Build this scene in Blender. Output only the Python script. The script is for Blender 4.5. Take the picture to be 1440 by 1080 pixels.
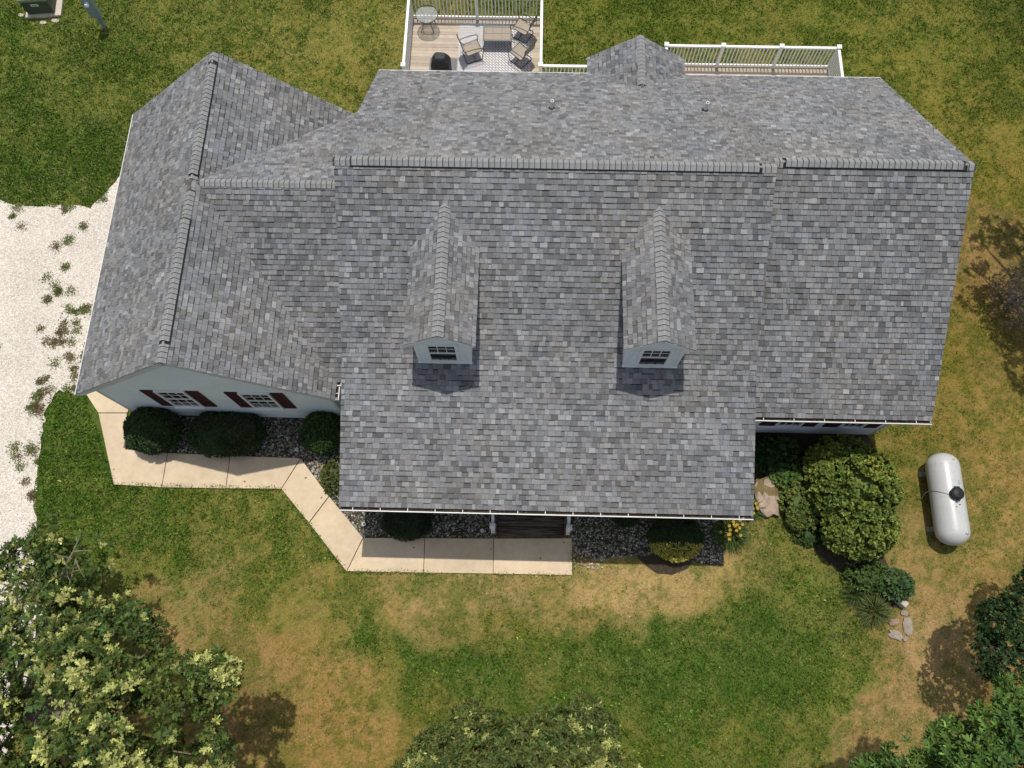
import bpy, math, random
import numpy as np
from mathutils import Vector, Matrix
random.seed(7); RNG=np.random.default_rng(11)
for o in list(bpy.data.objects): bpy.data.objects.remove(o)
SC=bpy.context.scene; COL=SC.collection
# ------------------------------------------------------------------ camera
CAM_R=Vector((0.9997015,0.0236844,-0.0059944)); CAM_U=Vector((-0.0206989,0.9514275,0.3071762)); CAM_F=Vector((-0.0129785,0.3069605,-0.9516338))
CAM_P=Vector((0,0,23.942)); FOC=1082.63
cd=bpy.data.cameras.new('camera'); cam=bpy.data.objects.new('camera',cd); COL.objects.link(cam)
cd.sensor_width=36; cd.lens=FOC/1440*36; cd.clip_end=2000; cd.clip_start=.1
cam.matrix_world=Matrix(((CAM_R.x,CAM_U.x,-CAM_F.x,CAM_P.x),(CAM_R.y,CAM_U.y,-CAM_F.y,CAM_P.y),(CAM_R.z,CAM_U.z,-CAM_F.z,CAM_P.z),(0,0,0,1)))
SC.camera=cam
# ------------------------------------------------------------------ light
SUN_DIR=Vector((-0.012,0.273,1)).normalized()      # towards the sun
W=bpy.data.worlds.new('World'); SC.world=W; W.use_nodes=True
nt=W.node_tree; nt.nodes.clear()
sky=nt.nodes.new('ShaderNodeTexSky'); sky.sky_type='NISHITA'; sky.sun_disc=False
sky.sun_elevation=math.asin(SUN_DIR.z); sky.sun_rotation=math.atan2(SUN_DIR.x,SUN_DIR.y)
sky.air_density=1.2; sky.dust_density=2.0
bg=nt.nodes.new('ShaderNodeBackground'); bg.inputs[1].default_value=.115
wo=nt.nodes.new('ShaderNodeOutputWorld'); hs=nt.nodes.new('ShaderNodeHueSaturation'); hs.inputs['Saturation'].default_value=.62; nt.links.new(sky.outputs[0],hs.inputs['Color']); nt.links.new(hs.outputs[0],bg.inputs[0]); nt.links.new(bg.outputs[0],wo.inputs[0])
sl=bpy.data.lights.new('sun','SUN'); sl.energy=3.45; sl.angle=math.radians(.6); sl.color=(1,.95,.87)
so=bpy.data.objects.new('sun',sl); COL.objects.link(so); so.rotation_euler=SUN_DIR.to_track_quat('Z','Y').to_euler(); so.location=(0,20,60)
SC.view_settings.view_transform='Standard'; SC.view_settings.look='None'; SC.view_settings.exposure=0; SC.view_settings.gamma=1
SC.view_settings.use_curve_mapping=False
# ------------------------------------------------------------------ helpers
def at(px,py,z=0.):
    """the place at height z that a surveyed photo point stands for"""
    d=CAM_F+CAM_R*((px-720)/FOC)-CAM_U*((py-540)/FOC); t=(z-CAM_P.z)/d.z
    return CAM_P+d*t
def s2l(c):
    return tuple(((v/255.)/12.92 if v/255.<=.04045 else ((v/255.+.055)/1.055)**2.4) for v in c)
def V(*a): return Vector(a)
class MB:
    def __init__(s): s.v=[];s.f=[];s.c=[];s.m=[];s.col=(.5,.5,.5);s.mi=0
    def face(s,pts,c=None):
        b=len(s.v); s.v.extend([tuple(p) for p in pts]); s.f.append(tuple(range(b,b+len(pts)))); s.c.append(c or s.col); s.m.append(s.mi)
    def quads(s,vs,fs):
        b=len(s.v); s.v.extend([tuple(p) for p in vs])
        for f in fs: s.f.append(tuple(b+i for i in f)); s.c.append(s.col); s.m.append(s.mi)
    def box(s,a,b,rot=0,org=(0,0,0)):
        x0,y0,z0=a;x1,y1,z1=b
        P=[(x0,y0,z0),(x1,y0,z0),(x1,y1,z0),(x0,y1,z0),(x0,y0,z1),(x1,y0,z1),(x1,y1,z1),(x0,y1,z1)]
        s.quads(P,[(3,2,1,0),(4,5,6,7),(0,1,5,4),(1,2,6,5),(2,3,7,6),(3,0,4,7)])
    def cbox(s,c,h): s.box(tuple(c[i]-h[i] for i in range(3)),tuple(c[i]+h[i] for i in range(3)))
    def bar(s,p,q,w,h=None,up=(0,0,1)):
        p=Vector(p);q=Vector(q);h=h or w;d=(q-p).normalized();u=Vector(up)
        if abs(d.dot(u))>.95:u=Vector((0,1,0))
        x=d.cross(u).normalized()*w/2;y=x.cross(d).normalized()*h/2
        P=[p-x-y,p+x-y,p+x+y,p-x+y,q-x-y,q+x-y,q+x+y,q-x+y]
        s.quads(P,[(0,1,2,3),(7,6,5,4),(0,4,5,1),(1,5,6,2),(2,6,7,3),(3,7,4,0)])
    def tube(s,pts,r,n=8,r2=None,caps=True):
        pts=[Vector(p) for p in pts];k=len(pts);base=len(s.v);prev=None
        for i,p in enumerate(pts):
            d=(pts[min(i+1,k-1)]-pts[max(i-1,0)]).normalized()
            if prev is None:
                a=d.cross(Vector((0,0,1)));
                if a.length<.05:a=d.cross(Vector((1,0,0)))
                a.normalize()
            else:
                a=(prev-d*prev.dot(d)).normalized()
            prev=a;b=d.cross(a)
            rr=r if r2 is None else r+(r2-r)*i/(k-1)
            if isinstance(r,(list,tuple)): rr=r[i]
            for j in range(n):
                t=2*math.pi*j/n;s.v.append(tuple(p+a*math.cos(t)*rr+b*math.sin(t)*rr))
        for i in range(k-1):
            for j in range(n):
                s.f.append((base+i*n+j,base+i*n+(j+1)%n,base+(i+1)*n+(j+1)%n,base+(i+1)*n+j));s.c.append(s.col);s.m.append(s.mi)
        if caps:
            s.f.append(tuple(base+j for j in reversed(range(n))));s.c.append(s.col);s.m.append(s.mi)
            s.f.append(tuple(base+(k-1)*n+j for j in range(n)));s.c.append(s.col);s.m.append(s.mi)
    def lathe(s,c,prof,n=20,axis='Z'):
        base=len(s.v);k=len(prof)
        for r,z in prof:
            for j in range(n):
                t=2*math.pi*j/n;q=(r*math.cos(t),r*math.sin(t),z)
                if axis=='Y':q=(q[0],q[2],q[1])
                s.v.append((c[0]+q[0],c[1]+q[1],c[2]+q[2]))
        for i in range(k-1):
            for j in range(n):
                f=(base+i*n+j,base+i*n+(j+1)%n,base+(i+1)*n+(j+1)%n,base+(i+1)*n+j)
                s.f.append(f if axis=='Z' else f[::-1]);s.c.append(s.col);s.m.append(s.mi)
        for i,rev in ((0,True),(k-1,False)):
            f=[base+i*n+j for j in range(n)]
            if rev!=(axis=='Y'): f=f[::-1]
            s.f.append(tuple(f));s.c.append(s.col);s.m.append(s.mi)
    def mesh(s,name,mats,smooth=False):
        me=bpy.data.meshes.new(name);me.from_pydata(s.v,[],s.f)
        for m in (mats if isinstance(mats,(list,tuple)) else [mats]): me.materials.append(m)
        a=me.attributes.new('tone','FLOAT_COLOR','FACE')
        a.data.foreach_set('color',np.array([(c[0],c[1],c[2],1) for c in s.c],dtype=np.float32).ravel())
        me.polygons.foreach_set('material_index',s.m)
        if smooth: me.polygons.foreach_set('use_smooth',[True]*len(s.f))
        me.update();return me
    def build(s,name,mats,parent=None,smooth=False,kind=None,bevel=0):
        o=link(name,s.mesh(name,mats,smooth),parent,kind)
        if bevel:
            b=o.modifiers.new('bevel','BEVEL');b.width=bevel;b.segments=2;b.limit_method='ANGLE'
        return o
def link(name,me,parent=None,kind=None,loc=None):
    o=bpy.data.objects.new(name,me);COL.objects.link(o)
    if parent: o.parent=parent
    if kind:o['kind']=kind
    if loc is not None:o.location=loc
    return o
def tag(o,label,cat,group=None,kind=None):
    if label:o['label']=label
    if cat:o['category']=cat
    if group:o['group']=group
    if kind:o['kind']=kind
    return o
def empty(name,loc=(0,0,0),rz=0):
    o=bpy.data.objects.new(name,None);COL.objects.link(o);o.location=loc;o.rotation_euler=(0,0,rz);o.empty_display_size=.2;return o
def copy_tree(o,parent=None):
    c=o.copy();COL.objects.link(c)
    if parent is not None:c.parent=parent
    for ch in list(o.children):copy_tree(ch,c)
    return c
def np_mesh(name,verts,k,cols,mats,attr='tone'):
    """faces of k consecutive vertices each"""
    n=len(verts)//k;me=bpy.data.meshes.new(name)
    me.vertices.add(n*k);me.vertices.foreach_set('co',np.asarray(verts,dtype=np.float32).ravel())
    me.loops.add(n*k);me.loops.foreach_set('vertex_index',np.arange(n*k,dtype=np.int32))
    me.polygons.add(n);me.polygons.foreach_set('loop_start',np.arange(0,n*k,k,dtype=np.int32))
    me.polygons.foreach_set('loop_total',np.full(n,k,dtype=np.int32))
    for m in (mats if isinstance(mats,(list,tuple)) else [mats]): me.materials.append(m)
    me.update(calc_edges=True)
    a=me.attributes.new(attr,'FLOAT_COLOR','FACE');c=np.ones((n,4),dtype=np.float32);c[:,:3]=cols;a.data.foreach_set('color',c.ravel())
    return me
# value noise in numpy
_perm=RNG.random((256,256)).astype(np.float32)
def vnoise(x,y,sc=1.,off=0):
    x=np.asarray(x)/sc+off*17.3+100;y=np.asarray(y)/sc+off*9.7+100
    xi=np.floor(x).astype(int);yi=np.floor(y).astype(int);fx=x-xi;fy=y-yi
    fx=fx*fx*(3-2*fx);fy=fy*fy*(3-2*fy)
    g=lambda a,b:_perm[a%256,b%256]
    return (g(xi,yi)*(1-fx)+g(xi+1,yi)*fx)*(1-fy)+(g(xi,yi+1)*(1-fx)+g(xi+1,yi+1)*fx)*fy
def fbm(x,y,sc,off=0,oct=4):
    t=0;a=1;s=0
    for i in range(oct): t=t+a*vnoise(x,y,sc/2**i,off+i*3);s+=a;a*=.55
    return t/s*2-1
# ------------------------------------------------------------------ materials
def mat(name,base=(.5,.5,.5),rough=.8,attr=None,noise=None,bump=None,metal=0,spec=.3,trans=0,build=None,coat=0):
    m=bpy.data.materials.new(name);m.use_nodes=True;t=m.node_tree;N=t.nodes;L=t.links
    b=N['Principled BSDF'];b.inputs['Roughness'].default_value=rough;b.inputs['Metallic'].default_value=metal
    b.inputs['Specular IOR Level'].default_value=spec
    if coat:b.inputs['Coat Weight'].default_value=coat
    tc=N.new('ShaderNodeTexCoord')
    if attr:
        a=N.new('ShaderNodeAttribute');a.attribute_name=attr;col=a.outputs['Color']
    else:
        a=N.new('ShaderNodeRGB');a.outputs[0].default_value=(*base,1);col=a.outputs[0]
    if noise:
        for sc,amt in noise:
            n=N.new('ShaderNodeTexNoise');n.inputs['Scale'].default_value=sc;n.inputs['Detail'].default_value=5;n.inputs['Roughness'].default_value=.65
            L.new(tc.outputs['Object'],n.inputs['Vector'])
            r=N.new('ShaderNodeMapRange');r.inputs['From Min'].default_value=.3;r.inputs['From Max'].default_value=.7
            r.inputs['To Min'].default_value=1-amt;r.inputs['To Max'].default_value=1+amt;L.new(n.outputs['Fac'],r.inputs['Value'])
            mx=N.new('ShaderNodeVectorMath');mx.operation='SCALE';L.new(col,mx.inputs[0]);L.new(r.outputs[0],mx.inputs['Scale']);col=mx.outputs[0]
    L.new(col,b.inputs['Base Color'])
    if bump:
        n=N.new('ShaderNodeTexNoise');n.inputs['Scale'].default_value=bump[0];n.inputs['Detail'].default_value=6;L.new(tc.outputs['Object'],n.inputs['Vector'])
        bp=N.new('ShaderNodeBump');bp.inputs['Strength'].default_value=bump[1];bp.inputs['Distance'].default_value=bump[2] if len(bump)>2 else .01
        L.new(n.outputs['Fac'],bp.inputs['Height']);L.new(bp.outputs[0],b.inputs['Normal'])
    if trans:
        tr=N.new('ShaderNodeBsdfTranslucent');L.new(col,tr.inputs['Color']);mx=N.new('ShaderNodeMixShader');mx.inputs[0].default_value=trans
        L.new(b.outputs[0],mx.inputs[1]);L.new(tr.outputs[0],mx.inputs[2]);L.new(mx.outputs[0],N['Material Output'].inputs['Surface'])
    if build:build(m,N,L,b,tc,col)
    return m
M={}
M['shingle']=mat('asphalt_shingle',rough=.95,attr='tone',noise=[(75,.34),(9,.12),(.45,.13)],bump=(140,.8,.005),spec=.25)
M['roofdeck']=mat('roof_underlay',(.09,.09,.095),.95)
M['vent']=mat('black_vent_plastic',(.012,.012,.013),.7)
M['siding']=mat('pale_blue_vinyl_siding',s2l((222,229,233)),.55,noise=[(1.3,.05),(20,.04)],spec=.4)
M['trim']=mat('white_trim',(.80,.80,.78),.45,noise=[(3,.05),(25,.04)],spec=.4)
M['gtrim']=mat('grey_white_trim',(.52,.54,.55),.5,noise=[(3,.06)])
M['gutter']=mat('white_gutter_metal',(.62,.61,.59),.4,noise=[(8,.10),(1.2,.06)],spec=.4)
M['maroon']=mat('maroon_shutter',s2l((56,19,27)),.6,noise=[(8,.1)])
M['glass']=mat('window_glass',(.012,.014,.016),.04,spec=.6)
M['concrete']=mat('beige_concrete',attr='tone',rough=.85,noise=[(.7,.13),(5,.08),(60,.08)],bump=(90,.25,.003))
M['deck']=mat('weathered_deck_wood',attr='tone',rough=.8,noise=[(5,.12),(60,.1)])
def plank(m,N,L,b,tc,col):
    mp=N.new('ShaderNodeMapping');mp.inputs['Scale'].default_value=(1.2,40,40);L.new(tc.outputs['Object'],mp.inputs[0])
    n=N.new('ShaderNodeTexNoise');n.inputs['Scale'].default_value=1.5;n.inputs['Detail'].default_value=6;L.new(mp.outputs[0],n.inputs[0])
    r=N.new('ShaderNodeValToRGB');r.color_ramp.elements[0].position=.42;r.color_ramp.elements[0].color=(.035,.017,.014,1)
    r.color_ramp.elements[1].position=.62;r.color_ramp.elements[1].color=(.20,.155,.115,1);L.new(n.outputs['Fac'],r.inputs[0]);L.new(r.outputs[0],b.inputs['Base Color'])
M['darkwood']=mat('worn_brown_step_wood',rough=.75,build=plank)
M['tank']=mat('propane_tank_paint',(.47,.475,.465),.33,noise=[(1.5,.06),(9,.05)],spec=.5,bump=(3,.08,.01))
M['black']=mat('black_plastic',(.012,.012,.013),.5)
M['cover']=mat('black_vinyl_cover',(.014,.014,.015),.55,bump=(9,.6,.02),spec=.4)
M['bronze']=mat('dark_bronze_metal',(.07,.062,.052),.45,metal=.3)
M['sling']=mat('beige_sling_fabric',s2l((158,147,132)),.85,noise=[(90,.08)])
M['tile']=mat('tan_table_tile',s2l((150,136,120)),.5,noise=[(9,.1)])
M['greyframe']=mat('grey_table_frame',(.16,.155,.15),.5)
M['leaf']=mat('leaf_surface',attr='tone',rough=.55,trans=.16,spec=.18)
M['matte_leaf']=mat('matte_leaf_surface',attr='tone',rough=.6,trans=.2,spec=.3)
M['bark']=mat('grey_bark',s2l((128,118,105)),.9,noise=[(8,.25),(40,.15)],bump=(25,.6,.02))
M['grass']=mat('grass_blade',attr='tone',rough=.6,trans=.25,spec=.25)
M['pebble']=mat('pebble_stone',attr='tone',rough=.8,noise=[(60,.12)])
M['stone']=mat('field_stone',attr='tone',rough=.9,noise=[(6,.18),(40,.12)],bump=(14,.7,.02))
M['stoneblock']=mat('pale_cast_block',(.42,.39,.34),.8,noise=[(9,.2)])
M['utility']=mat('green_transformer_paint',s2l((118,128,104)),.5,noise=[(4,.08)])
M['utility_dark']=mat('dark_green_transformer_side',s2l((74,82,66)),.5)
M['meter']=mat('galvanised_grey_metal',s2l((150,160,168)),.45,metal=.2,noise=[(5,.08)])
M['mulch']=mat('dark_bed_soil',(.050,.038,.024),.95,noise=[(10,.4),(60,.3)],bump=(30,.8,.03))
M['foundation']=mat('grey_foundation',(.25,.25,.24),.9,noise=[(6,.1)])
M['mat']=mat('grey_grill_mat',(.17,.17,.165),.8)
M['asphalt_glass']=mat('clear_table_glass',(.30,.34,.33),.08,spec=.5)
def tglass(m,N,L,b,tc,col):
    b.inputs['Alpha'].default_value=.32
M['tableglass']=mat('pale_table_glass',(.42,.45,.44),.08,spec=.5,build=tglass)
def rugm(m,N,L,b,tc,col):
    mp=N.new('ShaderNodeMapping');mp.inputs['Rotation'].default_value=(0,0,math.radians(45));L.new(tc.outputs['Object'],mp.inputs[0])
    br=N.new('ShaderNodeTexBrick');br.inputs['Scale'].default_value=5;br.inputs['Color1'].default_value=(.60,.57,.55,1);br.inputs['Color2'].default_value=(.68,.65,.63,1)
    br.inputs['Mortar'].default_value=(.20,.20,.205,1);br.inputs['Mortar Size'].default_value=.07;br.inputs['Brick Width'].default_value=.85;br.inputs['Row Height'].default_value=.4
    L.new(mp.outputs[0],br.inputs['Vector']);L.new(br.outputs[0],b.inputs['Base Color'])
M['rug']=mat('pale_patterned_rug',rough=.95,build=rugm)
def gravelm(m,N,L,b,tc,col):
    v=N.new('ShaderNodeTexVoronoi');v.inputs['Scale'].default_value=26;L.new(tc.outputs['Object'],v.inputs[0])
    n=N.new('ShaderNodeTexNoise');n.inputs['Scale'].default_value=.45;n.inputs['Detail'].default_value=7;L.new(tc.outputs['Object'],n.inputs[0])
    r=N.new('ShaderNodeValToRGB');r.color_ramp.elements[0].position=.0;r.color_ramp.elements[0].color=(.44,.39,.33,1);r.color_ramp.elements[1].position=.8;r.color_ramp.elements[1].color=(.66,.61,.54,1)
    sp=N.new('ShaderNodeSeparateColor');L.new(v.outputs['Color'],sp.inputs[0]);L.new(sp.outputs[0],r.inputs[0])
    r2=N.new('ShaderNodeMapRange');r2.inputs['From Min'].default_value=.3;r2.inputs['From Max'].default_value=.7;r2.inputs['To Min'].default_value=.9;r2.inputs['To Max'].default_value=1.07;L.new(n.outputs['Fac'],r2.inputs[0])
    s=N.new('ShaderNodeVectorMath');s.operation='SCALE';L.new(r.outputs[0],s.inputs[0]);L.new(r2.outputs[0],s.inputs['Scale']);L.new(s.outputs[0],b.inputs['Base Color'])
    bp=N.new('ShaderNodeBump');bp.inputs['Strength'].default_value=.5;bp.inputs['Distance'].default_value=.02;L.new(v.outputs['Distance'],bp.inputs['Height']);bp.invert=True;L.new(bp.outputs[0],b.inputs['Normal'])
M['gravel']=mat('crushed_limestone',rough=.95,build=gravelm)
M['lawn']=mat('lawn_ground',attr='tone',rough=.95,noise=[(2.2,.12),(14,.28),(55,.30)],bump=(28,.9,.03),spec=.1)
# ------------------------------------------------------------------ lapped surfaces
def clip(poly,x0,y0,x1,y1):
    for ax,lim,sg in ((0,x0,1),(0,x1,-1),(1,y0,1),(1,y1,-1)):
        out=[];n=len(poly)
        if n<3:return []
        for i in range(n):
            a=poly[i];b=poly[(i+1)%n];da=(a[ax]-lim)*sg;db=(b[ax]-lim)*sg
            if da>=0:out.append(a)
            if (da>=0)!=(db>=0):
                t=da/(da-db);out.append((a[0]+(b[0]-a[0])*t,a[1]+(b[1]-a[1])*t))
        poly=out
    return poly if len(poly)>=3 else []
def lapped(poly,org,u,v,n,exp,wr,tb,tt,tonef,lift=.0,jit=0,phase=0.):
    """Yields pieces: (list of faces, tone, area). poly convex in (u,v); courses step along v."""
    us=[p[0] for p in poly];vs=[p[1] for p in poly];u0,u1,v0,v1=min(us),max(us),min(vs),max(vs)
    out=[];k=0;vv=v0
    while vv<v1-1e-4:
        x=u0-random.random()*(wr[1] if wr else 0)
        while x<u1:
            w=random.uniform(*wr) if wr else (u1-u0+.01)
            c=clip(poly,max(x,u0),vv,min(x+w-(.006 if wr else 0),u1),vv+exp)
            if c:
                ar=sum(c[i][0]*c[(i+1)%len(c)][1]-c[(i+1)%len(c)][0]*c[i][1] for i in range(len(c)))/2
                if ar<0:c=c[::-1];ar=-ar
                if ar>1e-4:
                    t=tb+(random.choice((0,jit)) if jit else 0)
                    def P3(q,low=False):
                        f=(q[1]-vv)/exp;h=lift+(0 if low else t*(1-f)+tt*f)
                        return org+u*q[0]+v*q[1]+n*h
                    top=[P3(q) for q in c];bot=[P3(q,True) for q in c];fs=[top]
                    for i in range(len(c)):
                        j=(i+1)%len(c);
                        if abs(c[i][1]-(vv+exp))<1e-6 and abs(c[j][1]-(vv+exp))<1e-6: continue
                        fs.append([bot[i],bot[j],top[j],top[i]])
                    out.append((fs,tonef(org+u*((c[0][0]+c[2][0])/2)+v*((c[0][1]+c[2][1])/2)),ar))
            x+=w
        vv+=exp;k+=1
    return out
def shingle_tone(P):
    r=random.random()
    g=.188*math.exp(random.gauss(0,.13))
    if r<.24: g*=.70
    elif r>.90: g*=1.25
    w=float(fbm(P.x,P.y,1.3,2,3))+random.uniform(-.6,.6)
    return (g*(.995+.035*w),g*(1+.005*w),g*(1.02-.055*w))
# ------------------------------------------------------------------ survey of the house (metres)
XL,XR,XW=-4.816,6.20,11.227
YR,ZR=11.124,7.395; YK=6.993; MS=.652; ZK=ZR-MS*(YR-YK); M2=.332; YE=3.093; ZE=ZK-M2*(YK-YE)
YB,ZB=17.064,3.522; YE2=5.784; YR2=(YE2+YB)/2; ZR2=ZB+MS*(YB-YE2)/2
XG,XGL,XGR,ZGE,MG=-8.95,-12.635,-5.28,3.146,.795; YG,YGB=6.131,15.546; ZG=ZGE+MG*(XG-XGL)
YC,ZC,MC=11.325,5.98,.607; YCE=6.66; ZCE=ZC-MC*(YC-YCE)
DORM=(-2.048,3.366); DY,DZ,DW,DM=6.665,6.853,.88,.725
BX,BY,BW,BZ=3.496,17.95,1.579,4.261
house=empty('house',(0,9,0))
tag(house,'single-storey house with grey shingle roof, two dormers, pale blue siding and a front porch','house')
HI=Vector((0,-9,0))       # children are given in world metres, so shift
def hb(mb,name,mats,parent=house,**k):
    o=mb.build(name,mats,parent,**k)
    if parent is house:o.location=HI
    return o
# walls -------------------------------------------------------------
def wall(poly,org,u,n,name='wall'):
    mb=MB()
    for fs,t,a in lapped(poly,org,u,V(0,0,1),n,.105,None,.021,.002,lambda P:(1,1,1)):
        for f in fs:mb.face(f)
    mb.face([org+u*a+V(0,0,1)*b for a,b in poly])
    return hb(mb,name,M['siding'])
X=V(1,0,0);Y=V(0,1,0)
zb0=.18
gz=lambda x:ZGE+MG*min(x-XGL,XGR-x)-.10
wx0,wx1=XGL+.32,XGR-.30
wall([(wx0,zb0),(wx1,zb0),(wx1,gz(wx1)),(XG,gz(XG)),(wx0,gz(wx0))],V(0,6.40,0),X,V(0,-1,0))
wall([(wx0,zb0),(wx1,zb0),(wx1,gz(wx1)),(XG,gz(XG)),(wx0,gz(wx0))],V(0,YGB-.28,0),X,V(0,1,0))
wall([(6.40,zb0),(YGB-.28,zb0),(YGB-.28,gz(wx0)),(6.40,gz(wx0))],V(wx0,0,0),Y,V(-1,0,0))
wall([(6.40,zb0),(7.0,zb0),(7.0,gz(wx1)),(6.40,gz(wx1))],V(wx1,0,0),Y,V(1,0,0))
wall([(wx1,zb0),(-4.5,zb0),(-4.5,3.1),(wx1,3.1)],V(0,7.0,0),X,V(0,-1,0))
wall([(wx1,zb0),(-4.5,zb0),(-4.5,3.3),(wx1,3.3)],V(0,15.2,0),X,V(0,1,0))
MW=5.5
mz=lambda y:(ZK-M2*(YK-y) if y<YK else ZR-MS*abs(YR-y))-.16
wall([(-4.5,.72),(XR-.3,.72),(XR-.3,mz(MW)),(-4.5,mz(MW))],V(0,MW,0),X,V(0,-1,0))
wall([(-4.5,zb0),(XW-.17,zb0),(XW-.17,3.36),(-4.5,3.36)],V(0,YB-.35,0),X,V(0,1,0))
for xs,sg in ((-4.5,-1),(XR-.3,1)):
    wall([(MW,zb0),(YB-.35,zb0),(YB-.35,3.4),(YR,mz(YR)),(YK,mz(YK)),(MW,mz(MW))],V(xs,0,0),Y,V(sg,0,0))
XWW=XW-.17; WY=6.25
wall([(XR-.3,zb0),(XWW,zb0),(XWW,ZB-.1),(XR-.3,ZB-.1)],V(0,WY,0),X,V(0,-1,0))
wall([(WY,zb0),(YB-.35,zb0),(YB-.35,3.4),(YR2,ZR2-.17),(WY,3.5)],V(XWW,0,0),Y,V(1,0,0))
wall([(BX-BW+.25,zb0),(BX+BW-.25,zb0),(BX+BW-.25,3.26),(BX,BZ-.15),(BX-BW+.25,3.26)],V(0,BY-.25,0),X,V(0,1,0))
for xs,sg in ((BX-BW+.25,-1),(BX+BW-.25,1)):
    wall([(YB-.35,zb0),(BY-.25,zb0),(BY-.25,3.25),(YB-.35,3.25)],V(xs,0,0),Y,V(sg,0,0))
mb=MB()
mb.box((wx0+.02,6.42,-.3),(wx1-.02,YGB-.3,zb0));mb.box((wx1-.03,7.02,-.3),(-4.4,15.1,zb0-.004));mb.box((-4.48,MW+.02,-.3),(XR-.32,YB-.37,zb0-.002));mb.box((XR-.33,WY+.02,-.3),(XWW-.02,YB-.372,zb0-.006));mb.box((BX-BW+.27,YB-.4,-.3),(BX+BW-.27,BY-.27,zb0-.01))
hb(mb,'foundation',M['foundation'])
# corner boards
for x,y,z1 in ((wx0,6.40,gz(wx0)),(wx1,6.40,gz(wx1)),(XWW,WY,3.4)):
    mb=MB();mb.box((x-.05,y-.022,zb0),(x+.05,y+.05,z1));hb(mb,'corner_board',M['gtrim'])
# roof ----------------------------------------------------------------
roof=empty('roof',HI);roof.parent=house
PIECES=[]
def plane(poly,org,u,v,thick=.14,exp=.143,tb=.014):
    """poly in (u,v) metres on the slope; org+u,v directions; v up the slope"""
    n=u.cross(v).normalized()
    ua=min(p[0] for p in poly)+.034;ub=max(p[0] for p in poly)-.034
    mb=MB();top=[org+u*min(max(a,ua),ub)+v*b for a,b in poly];bot=[p-n*thick for p in top]
    mb.face(top);mb.face(bot[::-1])
    for i in range(len(top)):
        j=(i+1)%len(top);mb.face([bot[i],bot[j],top[j],top[i]])
    mb.build('roof_deck',M['roofdeck'],roof)
    PIECES.extend(lapped(poly,org,u,v,n,exp,(.08,.205),tb,.002,shingle_tone,jit=.012))
def slope(m,d): # direction up a slope of rise m towards horizontal unit d
    return (d+V(0,0,m)).normalized()
L=lambda h,m:h*math.hypot(1,m)
# main front, upper and lower
plane([(0,0),(XR-XL,0),(XR-XL,L(YR-YK,MS)),(0,L(YR-YK,MS))],V(XL,YK,ZK),X,slope(MS,Y))
plane([(0,0),(XR-XL,0),(XR-XL,L(YK-YE,M2)),(0,L(YK-YE,M2))],V(XL,YE,ZE),X,slope(M2,Y))
# wing front
plane([(0,0),(XW-XR+.25,0),(XW-XR+.25,L(YR2-YE2,MS)),(0,L(YR2-YE2,MS))],V(XR-.25,YE2,ZB),X,slope(MS,Y))
# back
plane([(0,0),(XR-XL,0),(XR-XL,L(YB-YR,MS)),(0,L(YB-YR,MS))],V(XR,YB,ZB),-X,slope(MS,-Y))
plane([(0,0),(XW-XR,0),(XW-XR,L(YB-YR2,MS)),(0,L(YB-YR2,MS))],V(XW,YB,ZB),-X,slope(MS,-Y))
# garage: the hidden corner under the connector is left out only where the connector covers it
plane([(0,0),(YGB-YG,0),(YGB-YG,L(XG-XGL,MG)),(0,L(XG-XGL,MG))],V(XGL,YGB,ZGE),-Y,slope(MG,X))
plane([(0,0),(YGB-YG,0),(YGB-YG,L(XGR-XG,MG)),(0,L(XGR-XG,MG))],V(XGR,YG,ZGE),Y,slope(MG,-X))
# connector: a convex sheet each side of its ridge, its left edge buried in the garage slope along the valley
cl=XG+.05
def cpoly(h): # valley line: garage right plane z = connector z
    return None
vb=(ZG-ZC)/MG
plane([(XGR-.15-cl,0),(XL+.4-cl,0),(XL+.4-cl,L(YC-YCE,MC)),(0,L(YC-YCE,MC))],V(cl,YCE,ZCE),X,slope(MC,Y))
w_=XL+.4-cl
plane([(0,0),(XL+.4-(XGR-.15),0),(w_,L(15.5-YC,MC)),(0,L(15.5-YC,MC))],V(XL+.4,15.5,ZC-MC*(15.5-YC)),-X,slope(MC,-Y))
# bump-out gable
plane([(0,0),(2.1,0),(2.1,L(BW,MS)),(0,L(BW,MS))],V(BX-BW,BY,BZ-BW*MS),-Y,slope(MS,X))
plane([(0,0),(2.1,0),(2.1,L(BW,MS)),(0,L(BW,MS))],V(BX+BW,BY-2.1,BZ-BW*MS),Y,slope(MS,-X))
# dormers
DB=YR-(ZR-DZ)/MS; DE=DZ-DW*DM; DBE=YK+(DE-ZK)/MS
for dx in DORM:
    Lr=DB-DY+.12;Le=DBE-DY+.1
    plane([(Lr-Le,0),(Lr,0),(Lr,L(DW,DM)),(0,L(DW,DM))],V(dx-DW,DY+Lr,DE),-Y,slope(DM,X),thick=.07,exp=.13,tb=.010)
    plane([(0,0),(Le,0),(Lr,L(DW,DM)),(0,L(DW,DM))],V(dx+DW,DY,DE),Y,slope(DM,-X),thick=.07,exp=.13,tb=.010)
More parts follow.
